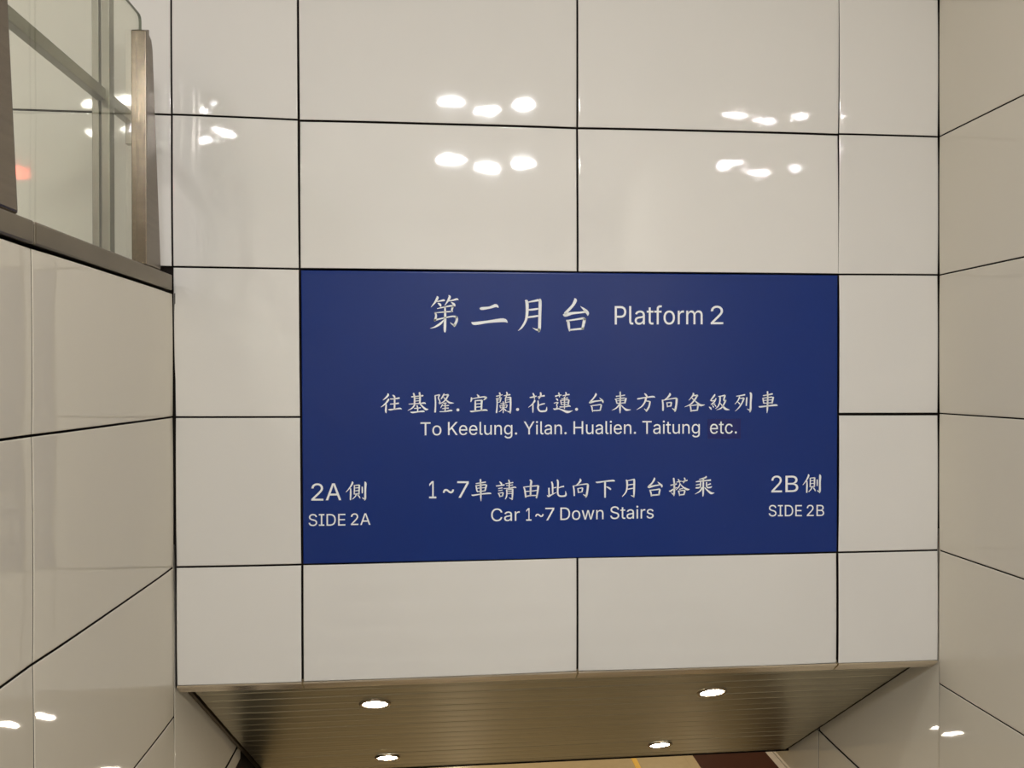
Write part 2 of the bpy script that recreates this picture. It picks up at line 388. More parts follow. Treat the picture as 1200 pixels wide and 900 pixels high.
# ------------------------------------------------------------------ blue sign with its lettering
LETTERING = {
    'h1': [
        ('character', '-5910 4916 32 -5887 4854 99 -5980 4678 77 -6148 4471 14;-5945 4690 23 -5771 4726 54 -5631 4755 77 -5580 4727 14;-5875 4643 23 -5783 4574 99 -5748 4492 32;-5432 4962 23 -5386 4893 100 -5468 4717 77 -5589 4545 18;-5444 4717 23 -5258 4758 59 -5094 4806 77 -5029 4767 14;-5328 4682 23 -5212 4590 100 -5165 4508 32;-5899 4410 27 -5631 4470 50 -5305 4531 68 -5254 4472 91;-5254 4508 82 -5294 4379 77 -5317 4273 63;-6004 4234 32 -5632 4271 45 -5259 4297 50;-5981 4246 68 -5946 4118 77 -5982 3954 90 -6017 3895 45;-6019 3930 77 -5633 4026 54 -5259 4098 63 -5096 4052 91;-5108 4075 100 -5096 3935 100 -5190 3724 100 -5202 3665 27;-5190 3724 91 -5284 3770 54 -5365 3840 14;-5580 4494 68 -5574 4120 95 -5587 3558 104 -5583 3430 23;-5609 3967 27 -5773 3791 90 -6006 3650 59 -6192 3598 9'),
        ('character', '-4148 4448 24 -4074 4424 120 -3735 4469 96 -3487 4551 132 -3382 4472 36;-4489 3861 36 -4353 3806 131 -3798 3883 108 -3179 3948 156 -3005 3856 36'),
        ('character', '-2266 4758 58 -2197 4714 127 -2186 4316 121 -2237 3961 98 -2401 3666 75 -2565 3512 17;-2177 4694 35 -1924 4746 75 -1701 4791 98;-1671 4806 87 -1641 4718 127 -1658 4024 121 -1673 3610 116 -1703 3462 40;-1673 3551 127 -1807 3565 69 -1956 3638 14;-2133 4381 63 -1925 4400 81 -1731 4431 69;-2163 4074 69 -1925 4105 81 -1732 4135 69'),
        ('character', '-197 4868 41 -161 4788 134 -281 4565 111 -597 4237 116;-672 4207 41 -582 4177 145 -282 4253 105 49 4285 76 259 4316 88;55 4543 18 230 4405 105 350 4272 134 365 4159 29;-537 3955 52 -462 3882 111 -433 3674 99 -409 3502 41;-492 3941 64 -132 3996 70 169 4039 88 259 3989 88;229 4019 128 183 3796 117 138 3602 99;-403 3556 70 -133 3586 76 183 3617 88'),
    ],
    'l1': [
        ('character', '-7921 931 35 -7901 870 78 -7992 759 62 -8113 662 16;-7888 718 31 -7896 667 78 -8013 515 62 -8194 373 16;-7983 494 39 -7983 433 62 -7998 230 74 -7984 132 23;-7720 869 27 -7660 818 78 -7620 737 39;-7821 707 35 -7650 712 51 -7448 746 67;-7822 498 35 -7651 509 47 -7479 533 67;-7640 737 66 -7641 493 70 -7651 289 70;-7893 274 27 -7812 270 62 -7611 293 47 -7429 318 67 -7353 287 20'),
        ('character', '-6953 791 51 -6741 811 43 -6487 838 63;-6872 938 59 -6832 774 71 -6833 509 67;-6629 967 71 -6609 773 75 -6620 508 67;-6822 717 31 -6640 733 31;-6822 615 31 -6640 631 31;-7069 494 27 -6843 505 43 -6600 518 43 -6437 538 67 -6377 497 20;-6823 468 59 -6924 336 55 -7107 229 16;-6600 488 47 -6458 344 71 -6357 272 79 -6271 286 16;-6732 437 55 -6706 325 55 -6706 182 51;-6843 315 35 -6701 329 39 -6590 341 47;-6995 167 27 -6904 152 63 -6682 178 47 -6479 197 67 -6428 170 16'),
        ('character', '-5992 832 59 -5977 525 59 -5994 157 71;-6003 832 47 -5901 856 43 -5809 862 67;-5805 862 59 -5860 750 51 -5820 647 51 -5790 545 43 -5861 545 20;-5636 923 32 -5636 872 71 -5728 729 47 -5759 688 16;-5626 862 32 -5463 871 67;-5452 871 67 -5524 728 63 -5647 585 51 -5830 488 20;-5646 770 28 -5565 677 47 -5423 554 71 -5320 533 59 -5222 526 12;-5688 483 32 -5719 422 47 -5770 330 20;-5688 422 28 -5566 421 36 -5433 431 44;-5698 299 32 -5566 319 36 -5443 322 44;-5667 514 32 -5525 534 40;-5582 544 51 -5582 360 55 -5587 186 51;-5811 177 32 -5566 186 47 -5342 225 67 -5297 194 16'),
        ('character', '-4272 877 28 -4210 805 76 -4190 764 32;-4508 755 48 -4498 693 76 -4529 580 40;-4478 703 36 -4252 743 44 -4005 779 56 -3902 752 80;-3881 762 80 -3943 691 60 -4005 640 12;-4344 620 56 -4345 415 68 -4345 199 68;-4355 621 40 -4108 636 52;-4077 640 88 -4088 434 76 -4093 208 68;-4314 487 36 -4108 500 36;-4314 357 36 -4109 369 36;-4561 194 28 -4479 179 64 -4191 209 48 -3924 238 72 -3841 196 16'),
        ('character', '-3469 802 48 -3345 832 40 -3221 863 40;-3345 946 60 -3314 863 64 -3335 740 40;-3159 821 32 -3035 842 44 -2900 866 60;-3055 976 40 -3024 903 68 -3076 759 44;-3448 719 60 -3439 513 56 -3449 307 60 -3470 122 68;-3490 699 28 -3345 723 40 -3252 739 44;-3273 739 52 -3294 657 48 -3315 575 44;-3428 637 24 -3304 653 28;-3428 544 28 -3325 564 32;-3097 739 44 -3093 553 44;-3097 728 32 -2911 759 52;-3077 640 24 -2932 660 28;-3087 543 28 -2932 569 32;-2890 758 80 -2880 511 72 -2891 222 72 -2902 88 28;-2902 160 72 -2974 161 48 -3026 192 12;-3191 584 40 -3181 347 48 -3192 110 40;-3304 503 24 -3180 512 28 -3056 528 32;-3325 420 40 -3305 317 36;-3336 420 28 -3036 450 32;-3025 439 48 -3057 326 40;-3315 317 28 -3046 347 28;-3247 409 20 -3239 358 20;-3119 419 20 -3127 368 20;-3212 296 32 -3295 204 36 -3367 152 12;-3160 306 24 -3098 223 48 -3047 182 20'),
        ('character', '-2081 745 40 -1976 759 61 -1810 800 44;-1945 920 48 -1903 817 65 -1883 682 32;-1747 764 36 -1601 795 49 -1466 815 69;-1632 950 61 -1622 836 77 -1706 681 36;-1893 641 48 -1883 589 77 -1998 445 48 -2144 332 16;-1946 506 44 -1952 300 61 -1953 113 32;-1706 412 28 -1581 463 53 -1456 487 41;-1737 609 44 -1727 443 69 -1738 298 69 -1665 184 69 -1519 169 73 -1394 203 69 -1372 348 24'),
        ('character', '-1006 792 69 -890 823 45 -754 843 41;-869 937 57 -844 833 57 -838 750 28;-691 812 37 -555 843 45 -418 863 57;-576 957 53 -555 894 65 -597 780 37;-985 699 20 -933 657 69 -901 605 28;-1069 502 32 -954 533 41 -891 522 57;-901 522 53 -954 439 45 -933 356 49 -954 284 49;-1090 285 28 -1038 253 69 -870 273 53 -703 210 65 -493 136 102 -283 187 12;-754 677 37 -618 697 37 -492 718 53;-786 625 53 -755 438 49;-796 615 33 -450 645 45;-440 634 69 -472 437 57;-744 532 24 -482 545 29;-744 438 33 -482 454 33;-828 345 49 -619 351 41 -430 385 61 -363 353 16;-628 760 45 -625 500 53 -629 272 41'),
        ('character', '688 911 29 705 859 78 603 703 61 455 547 66;417 547 20 455 526 86 645 573 62 857 597 49 962 607 45;853 723 16 941 639 62 994 576 78 1009 503 21;476 391 29 529 338 57 549 224 53 564 130 25;497 387 37 729 415 41 899 435 53 952 399 49;937 420 70 909 305 62 888 201 53;560 182 41 729 187 45 898 201 49'),
        ('character', '1561 778 45 1748 798 41 1935 827 50;1737 970 58 1743 698 66 1730 426 78 1730 217 70 1730 71 29;1518 668 37 1567 615 54 1598 479 49;1546 667 37 1918 708 50;1982 697 83 1935 488 62;1588 590 25 1939 614 29;1598 479 37 1939 505 41;1705 447 54 1577 291 54 1386 194 16;1779 405 33 1917 268 66 2024 205 87 2194 215 17'),
        ('character', '2782 893 37 2842 830 79 2895 756 46;2474 678 46 2521 674 66 2820 725 50 3141 759 71 3227 723 25;2842 704 91 2799 547 71 2670 359 58 2445 213 17;2841 578 37 2970 563 50 3023 535 71;3017 546 75 2969 336 71 2884 190 75 2851 131 29;2873 169 75 2809 211 42 2766 258 12'),
        ('character', '3861 900 46 3872 836 92 3764 711 58 3656 638 29;3549 617 63 3574 417 71 3574 197 71 3591 169 29;3592 606 38 3871 658 42 4108 688 59 4173 667 71;4169 667 96 4151 435 84 4108 204 84 4082 120 29;4097 183 84 4022 226 46 3968 264 13;3742 501 46 3768 322 54;3721 496 38 3936 516 50;3936 510 71 3914 352 58;3763 343 42 3914 357 46'),
        ('character', '4872 907 38 4894 843 80 4807 717 50 4692 601 17;4894 790 34 5056 811 71;5073 815 71 4948 621 71 4774 432 55 4515 318 17;4937 600 25 5077 473 67 5207 388 93 5392 404 13;4785 738 21 4872 653 46 4948 600 50;4731 380 38 4770 306 59 4791 127 63;4753 365 34 5056 406 46 5110 389 50;5095 389 76 5060 178 63;4785 154 50 5077 178 55'),
        ('character', '5816 850 42 5805 798 76 5663 618 55;5631 597 51 5729 565 46 5837 618 25;5877 681 46 5816 544 55 5663 418 51;5663 428 46 5783 432 38 5837 459 25;5576 312 30 5641 259 76 5674 196 30;5718 375 21 5761 322 51 5783 280 17;5815 417 21 5859 353 46 5885 321 17;5979 755 34 6121 775 47 6273 806 63;6273 796 76 6219 595 63 6317 584 63;6299 584 72 6186 362 63 6077 246 51 5902 184 17;6055 744 72 6044 532 63 5968 342 55 5848 237 17;6044 490 21 6142 373 55 6295 224 93 6469 187 17'),
        ('character', '6774 762 42 6944 787 47 7142 824 64;6912 740 59 6835 571 51 6699 423 17;6922 666 34 7098 686 64;7106 680 72 7010 464 59 6878 274 51 6714 122 13;6824 529 17 6900 454 55 6922 411 30;7229 707 60 7218 548 64 7203 357 55;7372 908 60 7416 823 94 7400 505 77 7393 207 85 7360 76 26;7382 165 85 7306 187 47 7240 225 13'),
        ('character', '7943 783 38 8131 810 47 8362 858 68;8142 959 68 8152 672 68 8135 246 73 8119 44 26;7937 672 56 7976 459 56;7921 672 38 8351 724 56;8395 713 81 8340 458 68;7976 577 30 8329 603 34;7976 459 38 8340 479 43;7756 329 30 7822 307 68 8152 342 56 8505 376 77 8589 346 17'),
        ('full_stop', '-4998 247 -5006 278 -5029 302 -5061 310 -5092 302 -5115 278 -5124 247 -5115 215 -5092 192 -5061 184 -5029 192 -5006 215'),
        ('full_stop', '-2528 251 -2537 283 -2560 306 -2592 315 -2624 306 -2648 283 -2656 251 -2648 219 -2624 196 -2592 187 -2560 196 -2537 219'),
        ('full_stop', '-54 245 -62 276 -85 299 -117 308 -149 299 -172 276 -180 245 -172 213 -149 190 -117 181 -85 190 -62 213'),
    ],
    'l3': [
        ('character', '-4327 -2801 36 -4127 -2773 46 -3920 -2743 55;-4139 -2627 68 -4128 -2980 78 -4124 -3333 64 -4117 -3533 18;-4320 -2883 59 -4281 -3119 55;-4339 -2888 41 -3916 -2847 55;-3892 -2861 73 -3952 -3112 64;-4281 -2997 30 -3940 -2971 34;-4281 -3138 41 -3940 -3105 46;-4504 -3261 27 -4434 -3281 59 -4129 -3239 46 -3775 -3209 64 -3693 -3234 18'),
        ('character', '-3344 -2733 32 -3282 -2806 72 -3251 -2858 32;-3493 -2912 40 -3344 -2898 52 -3148 -2869 52;-3396 -3021 36 -3231 -2992 40;-3396 -3113 32 -3231 -3085 36;-3407 -3206 40 -3355 -3289 56 -3335 -3372 36;-3407 -3216 28 -3200 -3189 48;-3196 -3199 60 -3231 -3343 52;-3345 -3347 44 -3221 -3333 44;-3096 -2819 36 -2940 -2800 40 -2785 -2778 48;-3065 -2902 32 -2930 -2899 32 -2796 -2874 40;-3175 -3024 28 -2931 -3011 44 -2723 -2973 56 -2651 -3001 20;-2971 -2665 48 -2940 -2779 64 -2947 -3007 52;-3055 -3067 56 -3045 -3232 56 -3066 -3376 56 -3118 -3468 20;-3045 -3077 32 -2806 -3050 52;-2806 -3050 68 -2811 -3277 68 -2828 -3494 44;-2828 -3442 60 -2890 -3441 40 -2952 -3399 12;-3024 -3160 28 -2827 -3136 32;-3024 -3243 28 -2827 -3225 32'),
        ('character', '-2349 -2970 44 -2298 -3099 65 -2257 -3400 69;-2339 -2974 40 -2058 -2947 40 -1746 -2921 53;-1735 -2931 89 -1767 -3210 73 -1813 -3438 61;-2267 -3157 36 -2017 -3145 40 -1788 -3117 40;-2246 -3358 48 -2017 -3331 44 -1788 -3330 49;-2089 -2678 40 -2027 -2741 85 -2048 -2937 81 -2059 -3351 69'),
        ('character', '-1289 -3031 61 -1279 -3322 61;-1174 -2773 61 -1138 -2888 69 -1132 -3054 69 -1127 -3303 57;-1111 -3034 28 -975 -3005 41;-1363 -3331 28 -1300 -3373 73 -1164 -3303 49 -986 -3222 20;-943 -2694 61 -908 -2767 73 -908 -2954 69 -917 -3244 69 -850 -3360 65 -682 -3377 65 -577 -3333 73 -588 -3166 16;-871 -3027 33 -766 -2987 49 -661 -2968 61'),
        ('character', '23 -2665 41 44 -2738 86 -51 -2862 57 -135 -2927 29;-261 -2953 61 -230 -3130 65 -220 -3369 61;-240 -2959 33 54 -2909 41 307 -2884 57 371 -2920 61;360 -2920 90 339 -3139 82 296 -3367 82 264 -3450 29;286 -3388 78 201 -3345 45 149 -3306 12;-68 -3060 49 -41 -3247 53;-89 -3070 33 128 -3042 45;134 -3052 65 107 -3218 53;-41 -3233 37 107 -3208 41'),
        ('character', '694 -2800 25 768 -2821 66 1075 -2784 53 1414 -2757 74 1495 -2779 41;1086 -2795 78 1085 -3087 74 1085 -3459 70;1138 -3008 29 1244 -3058 70 1329 -3122 62'),
        ('character', '1978 -2744 41 2021 -2787 74 2027 -3017 70 1977 -3247 58 1817 -3437 25;2031 -2770 29 2181 -2743 37 2298 -2724 54;2319 -2707 75 2334 -2812 83 2325 -3210 79 2318 -3472 41;2318 -3420 75 2254 -3419 46 2190 -3386 12;2063 -2951 41 2298 -2921 46;2052 -3127 41 2297 -3088 46'),
        ('character', '3195 -2662 42 3195 -2731 83 3103 -2880 65 2950 -3028 77;2913 -3042 42 2980 -3049 89 3195 -3001 65 3440 -2960 48;3342 -2838 18 3440 -2930 71 3517 -3006 83 3517 -3075 24;2995 -3178 42 3047 -3284 65 3071 -3435 53;3004 -3188 42 3256 -3167 48 3424 -3140 60;3434 -3155 77 3393 -3395 65;3065 -3399 53 3403 -3380 60'),
        ('character', '4030 -2692 72 4060 -2945 76 4049 -3330 76 4042 -3445 33;4042 -3390 72 3968 -3340 38 3931 -3299 14;3895 -2986 38 4030 -2964 53 4166 -2934 53;3838 -3225 33 3894 -3236 67 4030 -3149 53 4178 -3086 29;4153 -2862 33 4252 -2839 43 4363 -2824 43;4227 -2742 48 4272 -2815 62 4289 -2900 33;4400 -2841 34 4523 -2814 48 4622 -2789 58;4494 -2686 57 4523 -2783 62 4449 -2902 34;4314 -2924 67 4252 -3068 53 4116 -3198 19;4338 -2961 34 4449 -3083 62 4622 -3175 82 4726 -3171 14;4276 -3165 38 4424 -3131 38;4227 -3224 43 4271 -3333 57 4288 -3442 38;4239 -3236 33 4498 -3211 48;4518 -3221 67 4478 -3384 57;4276 -3405 53 4498 -3385 53'),
        ('character', '5427 -2626 39 5440 -2670 72 5316 -2716 58 5130 -2755 19;4998 -2857 38 5167 -2835 63 5415 -2814 53 5638 -2793 72;5321 -2721 63 5315 -3059 72 5310 -3349 72 5302 -3482 34;5005 -2994 38 5167 -2965 48;5204 -2877 58 5196 -3033 58 5179 -3106 48;4993 -3115 58 5117 -3110 62 5204 -3070 34;5464 -2880 58 5459 -3037 58 5514 -3111 58 5638 -3100 63 5688 -3065 29;5501 -3002 39 5638 -2948 58;5266 -3107 72 5166 -3262 58 4955 -3380 14;5377 -3109 39 5514 -3243 67 5663 -3350 92 5799 -3337 14'),
        ('character_latin', '-6251 -3381 -6251 -3305 -5954 -3310 -5955 -3386;-6061 -2673 -6063 -3384 -6123 -3383 -6121 -2757 -6124 -2757 -6241 -2881 -6241 -2785 -6134 -2672'),
        ('tilde', '-5685 -3163 -5681 -3110 -5667 -3069 -5646 -3039 -5618 -3019 -5588 -3007 -5555 -3004 -5524 -3008 -5495 -3020 -5466 -3040 -5432 -3069 -5394 -3100 -5379 -3107 -5363 -3110 -5338 -3105 -5319 -3089 -5307 -3063 -5303 -3027 -5230 -3028 -5234 -3080 -5248 -3121 -5269 -3151 -5297 -3171 -5327 -3183 -5360 -3186 -5392 -3182 -5421 -3170 -5451 -3150 -5483 -3122 -5505 -3103 -5521 -3090 -5536 -3084 -5552 -3081 -5576 -3086 -5595 -3100 -5608 -3125 -5612 -3164'),
        ('character_latin', '-5047 -3376 -4719 -2780 -4719 -2775 -5096 -2769 -5096 -2693 -4622 -2701 -4622 -2781 -4949 -3378'),
    ],
    'a1': [
        ('character', '-9361 -2648 30 -9346 -2702 74 -9431 -2863 56 -9606 -3077 21;-9423 -2925 44 -9419 -3095 68 -9432 -3388 56;-9271 -2796 44 -9271 -2974 50 -9279 -3167 50;-9293 -2804 30 -9080 -2791 47;-9073 -2791 65 -9081 -2977 59 -9089 -3170 53;-9256 -2912 30 -9103 -2902 33;-9256 -3028 30 -9104 -3015 33;-9287 -3159 41 -9081 -3147 44;-9196 -3176 50 -9249 -3268 44 -9348 -3362 27;-9142 -3192 30 -9082 -3255 53 -9044 -3333 30;-8959 -2870 47 -8954 -2994 53 -8959 -3125 41;-8859 -2663 24 -8824 -2733 89 -8834 -2980 71 -8838 -3321 80 -8861 -3421 21;-8853 -3351 74 -8907 -3343 53 -8967 -3303 12'),
        ('character_latin', '-10991 -3395 -10990 -3331 -10739 -3089 -10668 -3017 -10644 -2987 -10626 -2958 -10615 -2928 -10612 -2897 -10616 -2862 -10630 -2832 -10652 -2808 -10681 -2790 -10715 -2779 -10754 -2775 -10794 -2778 -10829 -2790 -10858 -2809 -10879 -2835 -10892 -2868 -10896 -2905 -10987 -2904 -10979 -2845 -10956 -2795 -10920 -2754 -10872 -2723 -10815 -2704 -10751 -2699 -10688 -2706 -10632 -2726 -10586 -2757 -10552 -2798 -10530 -2845 -10522 -2897 -10526 -2935 -10537 -2971 -10558 -3009 -10589 -3050 -10633 -3099 -10691 -3156 -10860 -3315 -10860 -3321 -10512 -3326 -10512 -3403'),
        ('character_latin', '-10417 -3391 -10158 -2707 -10054 -2707 -9797 -3394 -9891 -3394 -10039 -2985 -10071 -2891 -10115 -2748 -10097 -2748 -10142 -2892 -10174 -2984 -10321 -3391;-10286 -3200 -10286 -3124 -9925 -3126 -9925 -3202'),
    ],
    'b1': [
        ('character', '9953 -2607 31 9968 -2664 78 9886 -2834 59 9713 -3060 22;9893 -2900 47 9898 -3079 72 9885 -3389 59;10043 -2763 47 10043 -2951 53 10036 -3155 53;10021 -2771 31 10231 -2758 50;10239 -2758 69 10231 -2954 63 10224 -3157 56;10058 -2886 31 10209 -2875 34;10058 -3008 31 10209 -2994 34;10028 -3146 44 10231 -3133 47;10118 -3164 53 10066 -3261 47 9968 -3361 28;10171 -3181 31 10231 -3247 56 10269 -3330 31;10352 -2841 50 10356 -2972 56 10352 -3110 44;10450 -2622 25 10484 -2696 94 10475 -2957 75 10472 -3316 85 10449 -3422 22;10457 -3349 78 10404 -3340 56 10344 -3298 13'),
        ('character_latin', '8309 -3359 8309 -3293 8557 -3040 8627 -2966 8651 -2934 8669 -2904 8679 -2874 8683 -2841 8678 -2806 8664 -2776 8643 -2751 8614 -2734 8580 -2722 8542 -2719 8502 -2723 8467 -2736 8439 -2756 8419 -2783 8406 -2816 8401 -2855 8312 -2855 8319 -2795 8342 -2743 8378 -2700 8425 -2668 8481 -2648 8544 -2641 8607 -2647 8662 -2667 8708 -2698 8742 -2739 8764 -2787 8771 -2840 8767 -2879 8756 -2916 8736 -2955 8705 -2999 8662 -3049 8605 -3109 8438 -3275 8438 -3280 8783 -3280 8783 -3359'),
        ('character_latin', '8934 -3357 8935 -2655 9223 -2654 9300 -2660 9363 -2678 9412 -2707 9446 -2745 9467 -2790 9474 -2839 9469 -2880 9455 -2913 9434 -2940 9407 -2961 9375 -2976 9341 -2988 9341 -2994 9380 -3001 9418 -3017 9452 -3041 9480 -3075 9499 -3117 9505 -3167 9498 -3218 9477 -3263 9440 -3301 9388 -3331 9319 -3350 9232 -3356;9037 -3278 9229 -3277 9273 -3275 9310 -3269 9341 -3259 9364 -3246 9395 -3210 9405 -3167 9400 -3133 9385 -3102 9360 -3075 9326 -3055 9284 -3042 9235 -3038 9038 -3038;9038 -2963 9218 -2962 9261 -2958 9298 -2947 9330 -2929 9354 -2905 9369 -2876 9375 -2842 9365 -2799 9337 -2764 9290 -2740 9222 -2733 9038 -2733'),
    ],
    'h2': [
        ('word', '1508 3791 1510 4563 1758 4565 1834 4558 1895 4534 1943 4496 1976 4447 1996 4388 2003 4322 1996 4257 1976 4198 1942 4147 1894 4109 1833 4084 1757 4075 1578 4074 1579 4160 1753 4161 1804 4166 1845 4182 1875 4207 1896 4240 1908 4278 1912 4322 1908 4365 1896 4404 1875 4435 1845 4459 1804 4474 1753 4479 1601 4478 1600 3792|2250 3793 2196 3801 2157 3826 2135 3868 2127 3924 2128 4568 2215 4569 2214 3946 2216 3913 2223 3891 2237 3879 2260 3875 2280 3877 2293 3879 2309 3801 2282 3795|2547 3786 2498 3791 2454 3806 2417 3831 2388 3865 2370 3909 2364 3961 2369 4006 2382 4042 2403 4070 2431 4091 2463 4107 2499 4118 2574 4133 2652 4144 2678 4149 2697 4157 2708 4169 2711 4187 2711 4190 2708 4223 2699 4250 2683 4272 2661 4288 2633 4298 2598 4301 2563 4298 2533 4288 2508 4273 2488 4255 2473 4235 2463 4214 2379 4240 2402 4287 2433 4323 2469 4350 2510 4368 2553 4379 2596 4383 2627 4381 2660 4376 2694 4365 2726 4347 2755 4322 2778 4287 2793 4241 2798 4182 2797 3801 2712 3800 2712 3879 2707 3879 2695 3858 2678 3837 2655 3817 2625 3801 2590 3790;2562 3868 2607 3873 2643 3889 2673 3912 2694 3941 2707 3975 2711 4009 2711 4088 2703 4082 2689 4076 2649 4066 2605 4059 2570 4054 2539 4048 2511 4039 2487 4027 2467 4010 2455 3987 2451 3957 2454 3930 2465 3908 2482 3890 2504 3878 2531 3870|3161 4379 3161 4300 2882 4298 2882 4377;2965 4517 3051 4518 3050 3951 3054 3918 3065 3896 3084 3883 3113 3879 3134 3881 3158 3885 3174 3806 3144 3799 3110 3797 3077 3799 3048 3806 3023 3818 3002 3835 2985 3856 2973 3881 2966 3910 2964 3943|3518 4382 3518 4303 3204 4300 3204 4380;3308 3804 3309 4460 3314 4505 3330 4542 3355 4572 3386 4593 3422 4606 3460 4610 3488 4609 3510 4606 3539 4597 3517 4517 3499 4523 3471 4525 3437 4520 3413 4504 3400 4477 3395 4441 3394 3805|3846 3796 3778 3805 3718 3832 3669 3877 3633 3936 3609 4008 3602 4091 3610 4176 3633 4249 3670 4309 3719 4354 3779 4382 3847 4392 3917 4383 3977 4356 4026 4311 4063 4252 4086 4179 4093 4095 4085 4012 4062 3939 4025 3879 3976 3834 3916 3806;3847 3879 3896 3887 3936 3909 3967 3944 3988 3988 4001 4039 4006 4094 4001 4150 3989 4201 3967 4246 3936 4280 3897 4302 3847 4309 3799 4301 3759 4279 3729 4244 3707 4200 3694 4148 3690 4092 3694 4037 3707 3986 3728 3942 3759 3908 3798 3886|4215 3811 4216 4387 4300 4388 4300 4299 4305 4299 4326 4339 4358 4370 4398 4390 4444 4397 4467 4397 4487 4396 4486 4303 4467 4306 4435 4307 4399 4303 4367 4290 4340 4270 4320 4243 4307 4210 4303 4172 4302 3812|4582 3814 4583 4390 4667 4391 4668 4263 4661 4263 4675 4305 4696 4340 4722 4367 4752 4386 4785 4398 4819 4402 4873 4393 4916 4364 4946 4320 4963 4264 4951 4264 4965 4304 4986 4338 5014 4366 5048 4387 5086 4400 5127 4404 5172 4399 5213 4383 5247 4356 5274 4318 5291 4268 5297 4207 5297 3819 5210 3819 5211 4204 5209 4233 5202 4258 5192 4278 5178 4293 5142 4313 5101 4320 5068 4315 5039 4303 5015 4283 4998 4258 4987 4227 4983 4192 4983 3817 4896 3816 4897 4211 4889 4254 4867 4288 4833 4310 4791 4317 4761 4313 4732 4301 4707 4281 4687 4254 4674 4219 4669 4176 4669 3815'),
        ('character_latin', '5650 3821 5650 3893 5937 4172 6018 4255 6046 4290 6067 4323 6079 4356 6083 4391 6077 4430 6061 4463 6036 4489 6003 4508 5964 4520 5920 4523 5873 4518 5833 4504 5801 4481 5777 4452 5762 4415 5757 4373 5653 4372 5662 4437 5688 4495 5730 4542 5784 4578 5849 4600 5922 4609 5995 4602 6059 4581 6112 4548 6152 4504 6177 4452 6185 4394 6181 4351 6168 4310 6145 4267 6109 4220 6059 4164 5993 4098 5800 3915 5800 3909 6198 3913 6198 3827'),
    ],
    'l2': [
        ('word', '-6595 -316 -6595 -256 -6181 -256 -6181 -316 -6353 -316 -6354 -791 -6423 -791 -6422 -316|-5925 -800 -5977 -794 -6023 -774 -6060 -743 -6088 -702 -6105 -652 -6111 -594 -6105 -536 -6087 -485 -6059 -444 -6022 -413 -5976 -393 -5924 -387 -5872 -393 -5826 -413 -5789 -444 -5761 -485 -5744 -536 -5738 -594 -5744 -652 -5762 -702 -5790 -743 -5827 -774 -5873 -794;-5925 -743 -5888 -738 -5858 -722 -5834 -698 -5818 -668 -5808 -633 -5805 -594 -5808 -556 -5817 -520 -5834 -489 -5857 -465 -5887 -450 -5925 -444 -5961 -450 -5991 -465 -6015 -489 -6031 -520 -6041 -555 -6044 -594 -6041 -633 -6031 -668 -6015 -698 -5992 -722 -5962 -738'),
